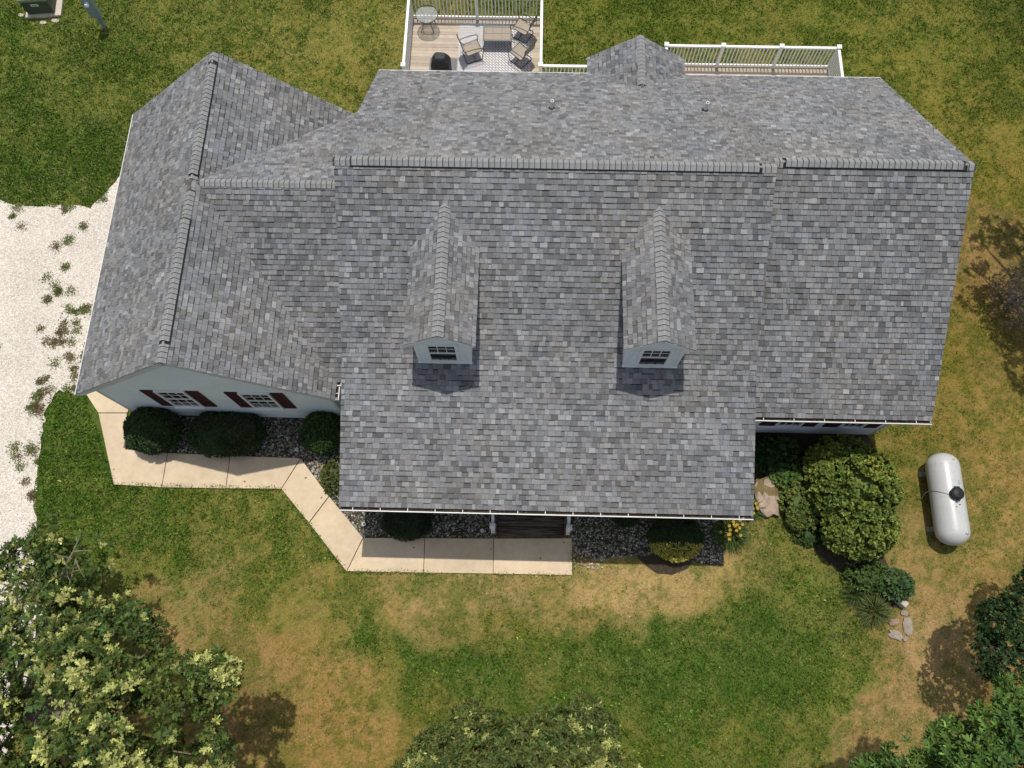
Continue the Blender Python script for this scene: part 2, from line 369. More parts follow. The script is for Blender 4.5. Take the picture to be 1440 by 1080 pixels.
# the 300 shingles that show largest are objects, the rest one joined field
def shown(p):
    c=p[0][0][0];d=c-CAM_P;n=(p[0][0][1]-p[0][0][0]).cross(p[0][0][2]-p[0][0][1])
    n.normalize();r=d.length
    if c.x<XL and c.y<11: pass
    return p[2]*abs(n.dot(d)/r)/r**2
vis=[(shown(p),i) for i,p in enumerate(PIECES) if len(p[0][0])==4 and YE<p[0][0][0].y<YR and XL<p[0][0][0].x<XW and not any(abs(p[0][0][0].x-dx)<1.15 and p[0][0][0].y>6.4 for dx in DORM)]
vis.sort(reverse=True);big=set(i for s,i in vis[:300])
field=MB()
def addp(mb,fs,t):
    hi_=random.random()<.55;e=tuple(c*(.26 if hi_ else .72) for c in t)  # butt edge darkened: shade below each course is put into its colour
    top=fs[0]
    if len(top)==4:
        o=sorted(range(4),key=lambda i:top[i].z);hi=set(o[2:])
        r=next((i for i in range(4) if i not in hi and (i+1)%4 not in hi),None)
        if r is not None: top=[top[(r+i)%4] for i in range(4)]
    if len(top)==4 and random.random()<.33:      # factory dark band on the upper edge, doubling as painted course shade
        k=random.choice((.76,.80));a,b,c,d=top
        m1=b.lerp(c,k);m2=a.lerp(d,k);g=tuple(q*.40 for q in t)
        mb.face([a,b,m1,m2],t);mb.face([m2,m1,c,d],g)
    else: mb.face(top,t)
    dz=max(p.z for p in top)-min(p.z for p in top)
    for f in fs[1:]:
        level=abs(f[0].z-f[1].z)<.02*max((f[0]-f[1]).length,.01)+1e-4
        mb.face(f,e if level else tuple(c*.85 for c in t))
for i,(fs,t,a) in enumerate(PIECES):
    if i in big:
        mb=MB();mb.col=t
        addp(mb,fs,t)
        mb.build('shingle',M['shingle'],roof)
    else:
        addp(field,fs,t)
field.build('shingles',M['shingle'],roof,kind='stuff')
# ridge caps -----------------------------------------------------------
capmesh={}
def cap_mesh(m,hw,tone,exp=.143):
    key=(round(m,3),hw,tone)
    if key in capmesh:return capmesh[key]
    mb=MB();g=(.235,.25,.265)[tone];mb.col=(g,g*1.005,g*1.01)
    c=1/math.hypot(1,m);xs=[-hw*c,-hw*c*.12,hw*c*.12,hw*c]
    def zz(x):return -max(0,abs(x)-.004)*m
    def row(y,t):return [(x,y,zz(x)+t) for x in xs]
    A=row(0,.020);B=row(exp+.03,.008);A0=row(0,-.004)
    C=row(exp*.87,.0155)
    for i in range(3):mb.face([A[i],A[i+1],C[i+1],C[i]]);mb.face([C[i],C[i+1],B[i+1],B[i]],(.05,.05,.051));mb.face([A0[i],A0[i+1],A[i+1],A[i]],(.045,.045,.046))  # dark end strip and butt paint in the shadow line between caps
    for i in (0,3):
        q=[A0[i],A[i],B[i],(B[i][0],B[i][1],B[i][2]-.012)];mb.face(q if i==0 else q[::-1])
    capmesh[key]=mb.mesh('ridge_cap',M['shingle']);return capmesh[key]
def caps(p0,p1,m,hw=.15,raise0=.03,ventspan=None,exp=.143):
    """caps run from p0 to p1, their butts facing p0; a vent lifts those within ventspan"""
    p0=Vector(p0);p1=Vector(p1);d=p1-p0;n=int(d.length/exp);d.normalize();ang=math.atan2(-d.x,d.y)
    i=0
    for i in range(n):
        s=i*exp;z=raise0+(.036 if ventspan and ventspan[0]<=s<=ventspan[1] else 0)
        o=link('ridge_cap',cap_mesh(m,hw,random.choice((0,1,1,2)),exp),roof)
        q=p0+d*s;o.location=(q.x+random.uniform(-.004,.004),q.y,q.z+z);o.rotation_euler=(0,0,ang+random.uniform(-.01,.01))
    if ventspan:
        a=p0+d*ventspan[0];b=p0+d*(ventspan[1]+exp);c=1/math.hypot(1,m);sd=V(-d.y,d.x,0)
        for sg in (-1,1):
            mb=MB();e=(sd*sg*c-V(0,0,m*c))
            nn=(sd*sg*m+V(0,0,1)).normalized()
            w=hw-.004
            P=[a+e*.02,a+e*w,b+e*w,b+e*.02];T=[p+nn*(.030) for p in P]
            mb.face(T if sg>0 else T[::-1]);
            for k in range(4):
                j=(k+1)%4;mb.face([P[k],P[j],T[j],T[k]])
            mb.build('ridge_vent',M['vent'],roof)
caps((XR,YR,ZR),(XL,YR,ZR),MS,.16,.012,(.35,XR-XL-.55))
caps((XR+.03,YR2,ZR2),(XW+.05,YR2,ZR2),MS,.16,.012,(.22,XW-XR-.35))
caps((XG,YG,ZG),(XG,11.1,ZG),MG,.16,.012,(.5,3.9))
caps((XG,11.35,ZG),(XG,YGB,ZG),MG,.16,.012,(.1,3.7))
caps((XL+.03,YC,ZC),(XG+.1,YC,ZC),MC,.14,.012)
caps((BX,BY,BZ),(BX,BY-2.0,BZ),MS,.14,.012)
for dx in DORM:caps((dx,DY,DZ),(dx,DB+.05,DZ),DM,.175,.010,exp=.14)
# rakes, fascia, gutters ------------------------------------------------
def strip(pts,name,m,w=.03,h=.15):
    mb=MB()
    for a,b in zip(pts[:-1],pts[1:]):mb.bar(a,b,w,h)
    return mb.build(name,m,roof)
strip([(XGL,YG+.018,ZGE-.13),(XG,YG+.018,ZG-.13)],'rake_board',M['gtrim'],.03,.17)
strip([(XG,YG+.018,ZG-.13),(XGR,YG+.018,ZGE-.13)],'rake_board',M['gtrim'],.03,.17)
strip([(XGL,YGB-.02,ZGE-.13),(XG,YGB-.02,ZG-.13)],'rake_board',M['gtrim'],.03,.17)
strip([(XG,YGB-.02,ZG-.13),(XGR,YGB-.02,ZGE-.13)],'rake_board',M['gtrim'],.03,.17)
strip([(XL+.018,YE,ZE-.115),(XL+.018,YK,ZK-.115),(XL+.018,YR,ZR-.115),(XL+.018,YB,ZB-.115)],'rake_board',M['gtrim'],.03,.16)
strip([(XR-.018,YE,ZE-.115),(XR-.018,YK,ZK-.115),(XR-.018,YR-.02,ZR-.125)],'rake_board',M['gtrim'],.03,.16)
strip([(XW-.018,YE2,ZB-.115),(XW-.018,YR2,ZR2-.115),(XW-.018,YB,ZB-.115)],'rake_board',M['gtrim'],.03,.16)
strip([(BX-BW,BY-.02,BZ-BW*MS-.115),(BX,BY-.02,BZ-.115),(BX+BW,BY-.02,BZ-BW*MS-.115)],'rake_board',M['gtrim'],.03,.16)
def gutter(p0,p1,out,hang=1.0,debris=True,inset=.035):
    """U-shaped trough along p0->p1 (top back edge), out = unit vector away from the roof"""
    p0=Vector(p0);p1=Vector(p1);out=Vector(out);p0=p0-out*inset;p1=p1-out*inset;d=(p1-p0).normalized();up=V(0,0,1);mb=MB()
    prof=[(0,0),(0,-.11),(.075,-.11),(.105,-.05),(.105,.0),(.13,.0),(.13,-.055),(.092,-.122),(-.012,-.122),(-.012,0)]
    A=[p0+out*a+up*b for a,b in prof];B=[p1+out*a+up*b for a,b in prof];k=len(prof)
    for i in range(k):
        j=(i+1)%k;mb.face([A[i],A[j],B[j],B[i]])
    for E_ in (A,B):
        mb.face([E_[8],E_[7],E_[6],E_[4],E_[0]])
    g=mb.build('gutter',M['gutter'],roof)
    n=int((p1-p0).length/hang)
    for i in range(n+1):
        q=p0+d*((p1-p0).length*(i+.5)/(n+1));h=MB();h.bar(q-up*.006-out*.01,q+out*.10-up*.004,.018,.006);h.build('gutter_hanger',M['gutter'],g)
    if debris:
        N_=int((p1-p0).length*150);vs=[];cs=[]
        for i in range(N_):
            t=random.random()*(p1-p0).length;a=random.uniform(.004,.09);q=p0+d*t+out*a+up*(-.045+random.uniform(-.03,.012))
            dens=vnoise(np.array([t*3]),np.array([p0.x]),1.)[0]
            if dens<.35:continue
            r=random.uniform(.008,.022);an=random.random()*6.28
            vs+= [q+V(math.cos(an),math.sin(an),random.uniform(-.3,.3))*r*1.6,q+V(math.cos(an+2.2),math.sin(an+2.2),random.uniform(-.3,.3))*r,q+V(math.cos(an+4),math.sin(an+4),.2)*r]
            c=random.choice(((.05,.03,.018),(.09,.06,.035),(.03,.02,.015),(.14,.10,.06)));cs.append(c)
        if vs:
            o=link('leaf_debris',np_mesh('leaf_debris',[tuple(v) for v in vs],3,np.array(cs),M['matte_leaf']),g,'stuff')
        mb=MB();mb.face([p0+out*.003-up*.07,p1+out*.003-up*.07,p1+out*.09-up*.07,p0+out*.09-up*.07]);mb.build('gutter_silt',M['mulch'],g)
gutter((XL,YE-.015,ZE-.015),(XR,YE-.015,ZE-.015),(0,-1,0),.75)
gutter((XR+.03,YE2-.015,ZB-.015),(XW,YE2-.015,ZB-.015),(0,-1,0),.9)
gutter((XW,YB+.015,ZB-.015),(BX+BW+.01,YB+.015,ZB-.015),(0,1,0),2.5,False,.085)
gutter((BX-BW-.01,YB+.015,ZB-.015),(XL,YB+.015,ZB-.015),(0,1,0),2.5,False,.085)
gutter((XGL-.015,YGB,ZGE-.015),(XGL-.015,YG,ZGE-.015),(-1,0,0),2.5,False,.085)
gutter((XGR+.015,YG,ZGE-.015),(XGR+.015,YCE-.14,ZGE-.015),(1,0,0),.4)
gutter((XGR+.02,YCE-.015,ZCE-.02),(XL,YCE-.015,ZCE-.02),(0,-1,0),.3)
mb=MB();mb.bar((XGR+.04,YG+.05,3.05),(XGR-.30,6.36,2.75),.06,.08);mb.bar((XGR-.27,6.35,2.75),(XGR-.27,6.35,.05),.08,.06);hb(mb,'downspout',M['gutter'])
mb=MB();mb.bar((XR-.25,YE-.08,ZE-.1),(XR-.25,YE+.3,3.0),.06,.08);mb.bar((XR-.25,YE+.3,3.0),(XR-.25,YE+.3,.1),.06,.08);hb(mb,'downspout',M['gutter'])
# soffits
mb=MB();mb.box((XL+.02,YE+.0,ZE-.19),(XR-.02,YE+.5,ZE-.165));mb.box((XR+.05,YE2,ZB-.19),(XW-.02,WY,ZB-.165))
hb(mb,'soffit',M['trim'])
# dormers -----------------------------------------------------------------
def window_parts(parent,x0,x1,z0,z1,y,grid=(3,2),fw=.07,dep=.06,lowgrid=True,sill=.05):
    """window in a wall facing -y; parts hang under parent"""
    xc=(x0+x1)/2;zc=(z0+z1)/2
    mb=MB()
    mb.box((x0,y-dep,z0),(x0+fw,y+.02,z1));mb.box((x1-fw,y-dep,z0),(x1,y+.02,z1))
    mb.box((x0+fw,y-dep,z1-fw),(x1-fw,y+.02,z1));mb.box((x0+fw,y-dep,z0),(x1-fw,y+.02,z0+fw))
    mb.box((x0+fw,y-dep*.8,zc-.025),(x1-fw,y+.02,zc+.025))
    fr=mb.build('window',M['trim'],parent)
    return fr,(x0+fw,x1-fw,z0+fw,z1-fw,zc)
def sashes(par,box,y,grid,low=True):
    xa,xb,za,zb,zc=box
    for k,(a,b) in enumerate(((za,zc-.025),(zc+.025,zb))):
        mb=MB();mb.box((xa,y-.022+.012*k*0,a),(xb,y-.012,b));mb.build('pane',M['glass'],par)
        mb=MB()
        for i in range(1,grid[0]):
            x=xa+(xb-xa)*i/grid[0];mb.box((x-.009,y-.034,a),(x+.009,y-.0225,b))
        for j in range(1,grid[1]):
            z=a+(b-a)*j/grid[1];mb.box((xa,y-.033,z-.009),(xb,y-.0227,z+.009))
        mb.build('muntin',M['trim'] if k or low else M['black'],par)
for dx in DORM:
    dm=empty('dormer',HI);dm.parent=house
    wy=DY+.14;hw=.70
    zt=lambda x:DZ-DM*abs(x-dx)-.07
    zb_=ZK+(-M2)*(YK-wy)-.02
    mb=MB();poly=[(dx-hw,zb_),(dx+hw,zb_),(dx+hw,zt(dx+hw)),(dx,zt(dx)),(dx-hw,zt(dx-hw))]
    for fs,t,a in lapped(poly,V(0,wy,0),X,V(0,0,1),V(0,-1,0),.105,None,.014,.002,lambda P:(1,1,1)):
        for f in fs:mb.face(f)
    mb.face([V(a,wy,b) for a,b in poly])
    mb.build('dormer_front',M['siding'],dm)
    for sg in (-1,1):
        x=dx+sg*hw;ye=YK+(zt(x)-ZK)/MS
        mb=MB();pl=[(wy,zb_-.05),(YK,ZK-.05),(ye,zt(x)),(wy,zt(x))]
        for fs,t,a in lapped(pl,V(x,0,0),Y,V(0,0,1),V(sg,0,0),.105,None,.014,.002,lambda P:(1,1,1)):
            for f in fs:mb.face(f)
        mb.build('dormer_side',M['siding'],dm)
    mb=MB()
    for sg in (-1,1):
        x=dx+sg*(hw-.045);mb.box((x-.05,wy-.028,zb_),(x+.05,wy+.03,zt(dx+hw)+.02))
        mb.bar((dx,DY+.018,DZ-.09),(dx+sg*(DW-.03),DY+.018,DE-.07),.028,.085)
        mb.bar((dx,wy-.03,DZ-.13),(dx+sg*(DW-.14),wy-.03,DE+.02),.03,.09)
    mb.box((dx-hw-.02,wy-.05,zb_-.06),(dx+hw+.02,wy+.02,zb_+.07))
    mb.build('dormer_trim',M['trim'],dm)
    fr,bx=window_parts(dm,dx-.41,dx+.41,4.80,6.02,wy,fw=.075)
    # panes belong to the dormer (third level)
    for ch in [fr]:ch.name='window_frame'
    sashes(dm,bx,wy,(3,2),False)
# garage and wing windows with shutters
def shutter(x0,x1,z0,z1,y):
    mb=MB();f=.05
    mb.box((x0,y-.05,z0),(x0+f,y-.014,z1));mb.box((x1-f,y-.05,z0),(x1,y-.014,z1));zc=(z0+z1)/2
    for a,b in ((z0,z0+f),(zc-.03,zc+.03),(z1-f,z1)):mb.box((x0+f,y-.05,a),(x1-f,y-.014,b))
    z=z0+f
    while z<z1-f-.03:
        if not(zc-.05<z<zc+.03):mb.face([(x0+f,y-.046,z),(x1-f,y-.046,z),(x1-f,y-.02,z+.045),(x0+f,y-.02,z+.045)])
        z+=.045
    mb.face([(x0+f,y-.018,z0),(x1-f,y-.018,z0),(x1-f,y-.018,z1),(x0+f,y-.018,z1)])
    hb(mb,'shutter',M['maroon'])
for x0,x1,y,z0,z1,s in ((-10.60,-9.70,6.40,1.36,2.90,.37),(-8.18,-7.26,6.40,1.36,2.86,.37),(7.72,8.50,WY,1.08,2.75,.43),(9.65,10.38,WY,1.08,2.75,.43)):
    par=empty('window',HI);par.parent=house
    fr,bx=window_parts(par,x0,x1,z0,z1,y-.014,fw=.07);fr.name='frame';sashes(par,bx,y-.014,(3,2))
    mb=MB();dd=.12 if y>6.3 else .05;mb.box((x0-.03,y-dd,z0-.05),(x1+.03,y,z0-.002));mb.build('sill',M['trim'],par)
    shutter(x0-s-.02,x0-.02,z0,z1,y);shutter(x1+.02,x1+s+.02,z0,z1,y)
# porch front wall: windows and door, deep under the roof
for x0,x1 in ((-3.6,-2.6),(2.9,3.9)):
    par=empty('window',HI);par.parent=house
    fr,bx=window_parts(par,x0,x1,1.4,2.9,MW-.014);fr.name='frame';sashes(par,bx,MW-.014,(3,2))
mb=MB();mb.box((-.1,MW-.05,.74),(.85,MW,2.85));dr=hb(mb,'door',M['maroon'])
mb=MB();mb.lathe((.75,MW-.09,1.7),[(.001,-.03),(.03,-.02),(.03,.02),(.001,.03)],8,'Y');mb.build('handle',M['bronze'],dr)
# plumbing vents
for (x,y,z) in ((.69,14.36,5.28),(5.09,14.39,5.27)):
    mb=MB();mb.lathe((x,y,z-.1),[(.048,0),(.048,.46),(.036,.46),(.036,.30)],12);p=hb(mb,'vent_pipe',M['trim'],smooth=False)
    mb=MB();mb.lathe((x,y,z-.02),[(.10,-.03),(.10,.03),(.055,.07),(.045,.09)],14);mb.build('pipe_boot',M['black'],p)
# porch -------------------------------------------------------------------
BAL=MB();BAL.box((-.5,-.5,-.5),(.5,.5,.5));BALM=BAL.mesh('baluster',M['trim'])
def unit(name,parent,a,b,mat_=None):
    o=link(name,BALM,parent);o.location=tuple((a[i]+b[i])/2 for i in range(3));o.scale=tuple(b[i]-a[i] for i in range(3));return o
def rail_run(par,p0,p1,z0,z1,step=.125,post=None,sq=.035,tw=.09):
    """rail between two plan points: rail object with balusters as its children"""
    p0=V(*p0,0);p1=V(*p1,0);d=p1-p0;ln=d.length;d.normalize()
    mb=MB();mb.bar(p0+V(0,0,z1-.03),p1+V(0,0,z1-.03),tw,.06);mb.bar(p0+V(0,0,z0+.09),p1+V(0,0,z0+.09),.055,.07)
    r=mb.build('railing',M['trim'],par);n=max(1,int(ln/step))
    for i in range(1,n):
        q=p0+d*ln*i/n;o=link('baluster',BALM,r);o.location=(q.x,q.y,(z0+.125+z1-.06)/2);o.scale=(sq,sq,z1-.06-z0-.125)
    return r
def post_(par,x,y,z0,z1,w=.11,cap=.16):
    mb=MB();mb.box((x-w/2,y-w/2,z0),(x+w/2,y+w/2,z1));o=mb.build('post',M['trim'],par)
    mb=MB();c=cap/2;mb.box((x-c,y-c,z1),(x+c,y+c,z1+.035));mb.quads([(x-c*.85,y-c*.85,z1+.035),(x+c*.85,y-c*.85,z1+.035),(x+c*.85,y+c*.85,z1+.035),(x-c*.85,y+c*.85,z1+.035),(x,y,z1+.075)],[(0,1,4),(1,2,4),(2,3,4),(3,0,4)])
    mb.build('post_cap',M['trim'],o);return o
porch=empty('porch',HI);porch.parent=house
for i in range(13):
    y=3.70+i*.142
    mb=MB();mb.box((-4.45,y,.68),(XR-.35,y+.136,.72));mb.build('floor_board',M['darkwood'],porch)
mb=MB();mb.box((-4.45,3.74,.05),(XR-.35,3.77,.675));mb.build('porch_skirt',M['gtrim'],porch)
for k in range(4):
    z=.165*(k+1)-.02;y=2.80+.29*k
    for j in range(2):
        mb=MB();mb.box((-.66,y+j*.146,z-.04),(1.36,y+j*.146+.138,z+random.uniform(0,.004)));mb.build('step_board',M['darkwood'],porch)
    mb=MB();mb.box((-.66,y+.02,z-.17),(1.36,y+.04,z-.041));mb.build('riser',M['darkwood'],porch)
for x in (-.69,1.39):
    mb=MB();mb.box((x-.02,2.83,-.02),(x+.02,3.72,.5));mb.build('stringer',M['darkwood'],porch)
for x in (-.78,1.47):
    mb=MB();mb.box((x-.06,2.90,0),(x+.06,3.02,1.13));o=mb.build('newel_post',M['trim'],porch)
    mb=MB();mb.box((x-.085,2.875,1.13),(x+.085,3.045,1.17));mb.quads([(x-.07,2.89,1.17),(x+.07,2.89,1.17),(x+.07,3.03,1.17),(x-.07,3.03,1.17),(x,2.96,1.22)],[(0,1,4),(1,2,4),(2,3,4),(3,0,4)]);mb.build('post_cap',M['trim'],o)
    mb=MB();mb.box((x-.08,2.88,0),(x+.08,3.04,.10));mb.build('post_base',M['trim'],o)
    mb=MB();mb.bar((x,3.0,1.02),(x,3.75,1.55),.07,.06);mb.bar((x,3.0,.22),(x,3.75,.78),.05,.06);r=mb.build('handrail',M['trim'],porch)
    for k in range(1,6):
        y=3.0+.75*k/6;o=link('baluster',BALM,r);o.location=(x,y,.62+.54*k/6);o.scale=(.035,.035,.76)
for x in (-4.38,-2.7,-.85,1.54,3.6,XR-.45):
    mb=MB();mb.box((x-.07,3.78,.72),(x+.07,3.92,3.2));mb.build('porch_column',M['trim'],porch)
mb=MB();mb.box((-4.45,3.79,3.2),(XR-.38,3.91,3.38));mb.build('porch_beam',M['trim'],porch)
for a,b in ((-4.31,-2.77),(-2.63,-.92),(1.61,3.53),(3.67,XR-.52)):rail_run(porch,(a,3.85),(b,3.85),.72,1.62)
# ------------------------------------------------------------------ deck behind the house
DZ0=.75
deck=empty('deck',(0,18,0));tag(deck,'wooden back deck with white balustrade behind the grey roof','deck');DI=V(0,-18,0)
dsub=empty('deck_surface',DI);dsub.parent=deck
def board(x0,x1,y):
    mb=MB();g=random.uniform(.8,1.12);mb.col=(.46*g,.385*g,.30*g);mb.box((x0,y,DZ0-.035),(x1,y+.137,DZ0+random.uniform(-.003,.003)));mb.build('deck_board',M['deck'],dsub)
y=16.75
while y<21.8:
    if y+.14<18.86: board(-4.40,BX-BW+.15 if y<17.85 else 4.84,y)
    else: board(-4.40,.46,y)
    y+=.143
y=16.75
while y<19.8:
    board(BX+BW-.14 if y<17.75 else (4.86),10.92,y);y+=.143
mb=MB();mb.bar((-4.42,16.75,.6),(-4.42,21.86,.6),.04,.24);mb.bar((-4.4,21.86,.6),(.5,21.86,.6),.04,.24);mb.bar((.48,18.9,.6),(.48,21.85,.6),.04,.24);mb.bar((.5,18.88,.6),(4.85,18.88,.6),.04,.24)
mb.bar((4.86,18.9,.6),(4.86,19.86,.6),.04,.24);mb.bar((4.86,19.86,.6),(10.94,19.86,.6),.04,.24);mb.bar((10.94,16.8,.6),(10.94,19.84,.6),.04,.24)
mb.build('deck_skirt',M['deck'],dsub)
for q in ((-4,21.5),(-1.9,21.5),(.3,21.5),(-4,19.2),(.3,19.1),(5,19.6),(8,19.6),(10.7,19.6)):
    mb=MB();mb.box((q[0]-.07,q[1]-.07,-.1),(q[0]+.07,q[1]+.07,DZ0-.05));mb.col=(.3,.25,.2);mb.build('deck_footing_post',M['deck'],dsub)
dr_=empty('balustrade',DI);dr_.parent=deck
RH=DZ0+1.06
for q in ((-4.38,18.76),(-4.38,21.80),(-1.95,21.78),(.44,21.80),(.42,18.86),(4.84,18.86),(4.84,19.80),(6.84,19.80),(8.88,19.80),(10.88,19.80)):post_(dr_,q[0],q[1],DZ0,RH)
for a,b in (((-4.38,18.82),(-4.38,21.74)),((-4.32,21.80),(-2.01,21.79)),((-1.89,21.79),(.38,21.80)),((.43,21.74),(.43,18.92)),((.48,18.86),(2.6,18.86)),((2.6,18.86),(4.78,18.86)),((4.84,18.92),(4.84,19.74)),((4.9,19.8),(6.78,19.8)),((6.9,19.8),(8.82,19.8)),((8.94,19.8),(10.82,19.8)),((10.88,19.74),(10.88,17.1))):
    rail_run(dr_,a,b,DZ0,RH-.03)
# things on the deck
mb=MB();mb.box((-2.60,19.2,DZ0+.004),(.10,21.62,DZ0+.012));rug=link('outdoor_rug',mb.mesh('outdoor_rug',M['rug']));tag(rug,'pale outdoor rug with grey diamond pattern on the back deck','rug')
def sling_chair(loc,rz,label):
    c=empty('patio_chair',loc,rz);tag(c,label,'chair','sling chairs on the back deck')
    # faces +y in its own frame
    mb=MB();mb.tube([(-.27,-.28,.36),(-.27,.25,.42)],.014,6);mb.tube([(.27,-.28,.36),(.27,.25,.42)],.014,6);mb.tube([(-.27,.25,.42),(.27,.25,.42)],.014,6);mb.build('seat_frame',M['bronze'],c)
    mb=MB()
    n=6
    for i in range(n):
        a=-.28+.53*i/n;b=-.28+.53*(i+1)/n;sa=-.04*math.sin(math.pi*i/n);sb=-.04*math.sin(math.pi*(i+1)/n)
        za=.36+.06*i/n+sa;zb=.36+.06*(i+1)/n+sb
        mb.face([(-.25,a,za),(.25,a,za),(.25,b,zb),(-.25,b,zb)]);mb.face([(-.25,b,zb-.006),(.25,b,zb-.006),(.25,a,za-.006),(-.25,a,za-.006)])
    mb.build('seat',M['sling'],c)
    mb=MB();P=[]
    for i in range(7):
        t=i/6;P.append((-.28-.20*t-.05*math.sin(math.pi*t),.36+.60*t))
    for (a,za),(b,zb) in zip(P[:-1],P[1:]):
        mb.face([(-.25,a,za),(.25,a,za),(.25,b,zb),(-.25,b,zb)][::-1]);mb.face([(-.25,a-.006,za),(.25,a-.006,za),(.25,b-.006,zb),(-.25,b-.006,zb)])
    mb.build('backrest',M['sling'],c)
    mb=MB()
    for s in (-.27,.27):mb.tube([(s,a,z) for a,z in P],.014,6)
    mb.tube([(-.27,*P[-1]),(0,P[-1][0]-.01,P[-1][1]+.03),(.27,*P[-1])],.014,6);mb.build('back_frame',M['bronze'],c)
    for s in (-.30,.30):
        mb=MB();mb.tube([(s,-.40,.62),(s*1.04,-.1,.64),(s*1.06,.22,.61),(s*1.05,.31,.55),(s,.30,.40),(s,.24,.05),(s,.18,.015)],.015,6);mb.build('armrest',M['bronze'],c)
    mb=MB();mb.tube([(-.30,.20,.016),(-.30,-.30,.016),(-.27,-.34,.016),(.27,-.34,.016),(.30,-.30,.016),(.30,.20,.016)],.015,6);mb.tube([(-.3,.0,.016),(.3,.0,.016)],.012,6);mb.build('base_frame',M['bronze'],c)
    return c
def floorpt(px,py,z):q=at(px,py,z);return (q.x,q.y,DZ0+.012)
sling_chair(floorpt(665,67,1.15),math.radians(-68),'sling patio chair left of the tiled table, its back to the grill')
sling_chair(floorpt(734,37,1.15),math.radians(62),'sling patio chair in the far corner beside the right rail')
sling_chair(floorpt(731,72,1.15),math.radians(50),'sling patio chair nearest the roof, right of the tiled table')
t=empty('tiled_table',(-1.16,20.72,DZ0+.012));tag(t,'rectangular patio table with six tan tiles and dark legs on the rug','table')
mb=MB();w,h,z=.52,.33,.44
for a,b in (((-w,-h),(w,-h+.05)),((-w,h-.05),(w,h)),((-w,-h+.05),(-w+.05,h-.05)),((w-.05,-h+.05),(w,h-.05))):mb.box((*a,z-.03),(*b,z))
mb.box((-w+.05,-h+.05,z-.025),(w-.05,h-.05,z-.012));mb.build('table_frame',M['greyframe'],t)
for i in range(3):
    for j in range(2):
        tw=(2*w-.1)/3;th=(2*h-.1)/2;mb=MB();mb.box((-w+.05+tw*i+.006,-h+.05+th*j+.006,z-.012),(-w+.05+tw*(i+1)-.006,-h+.05+th*(j+1)-.006,z+.001));mb.build('tile',M['tile'],t)
for sx in (-1,1):
    for sy in (-1,1):
        mb=MB();mb.tube([(sx*.44,sy*.26,z-.03),(sx*.47,sy*.27,.2),(sx*.54,sy*.33,.01)],.016,6);mb.build('leg',M['bronze'],t)
mb=MB();mb.tube([(-.45,-.26,z-.06),(.45,-.26,z-.06)],.012,6);mb.tube([(-.45,.26,z-.06),(.45,.26,z-.06)],.012,6);mb.build('apron',M['bronze'],t)
q=at(600,20,DZ0+.68);t=empty('glass_table',(q.x,q.y,DZ0));tag(t,'round glass-topped patio table in the deck corner by the left rail','table')
mb=MB();mb.lathe((0,0,.68),[(.36,-.004),(.40,-.004),(.40,.004),(.36,.004)],28)
mb=MB();mb.lathe((0,0,.68),[(.001,-.004),(.40,-.004),(.40,.004),(.001,.004)],28);mb.build('glass_top',M['tableglass'],t)
mb=MB();mb.tube([(.405*math.cos(a*math.pi/14),.405*math.sin(a*math.pi/14),.68) for a in range(29)],.013,6);mb.build('table_rim',M['bronze'],t)
for a in (40,130,220,310):
    r=math.radians(a);c,s=math.cos(r),math.sin(r);mb=MB();mb.tube([(c*.36,s*.36,.67),(c*.2,s*.2,.45),(c*.2,s*.2,.3),(c*.34,s*.34,.01)],.013,6);mb.build('leg',M['bronze'],t)
mb=MB();mb.tube([(.2*math.cos(a*math.pi/10),.2*math.sin(a*math.pi/10),.38) for a in range(21)],.011,6);mb.build('leg_ring',M['bronze'],t)
# covered grill on its mat
gm=MB();gm.box((-3.62,18.55,DZ0+.004),(-2.62,19.98,DZ0+.012));o=link('grill_mat',gm.mesh('grill_mat',M['mat']));tag(o,'flat dark grey mat under the covered grill','mat')
gq=at(620,90,1.45)
g=empty('covered_grill',(gq.x,gq.y,DZ0+.012));tag(g,'barbecue grill under a black vinyl cover standing on the deck','grill')
mb=MB();secs=[(0,.36,.29),(.35,.36,.30),(.78,.345,.28),(.90,.30,.25),(1.05,.22,.19),(1.10,.17,.13)]
R_=[]
for z,a,b in secs:
    ring=[]
    for k in range(20):
        th=2*math.pi*k/20;cx=math.cos(th);sy=math.sin(th);e=.45
        ring.append((a*math.copysign(abs(cx)**e,cx)+.012*math.sin(5*th+z*7),b*math.copysign(abs(sy)**e,sy)+.012*math.cos(4*th+z*5),z))
    R_.append(ring)
for a,b in zip(R_[:-1],R_[1:]):
    for k in range(20):
        j=(k+1)%20;mb.face([a[k],a[j],b[j],b[k]])
mb.face(R_[-1]);mb.build('cover',M['cover'],g)
mb=MB();mb.box((.16,-.19,.905),(.22,-.10,.985));mb.col=(.8,.8,.8);mb.build('label_tag',M['trim'],g)
mb=MB();mb.tube([(-.16,-.27,.80),(-.10,-.31,.82),(-.04,-.27,.80)],.02,6);mb.build('cover_strap',M['black'],g)
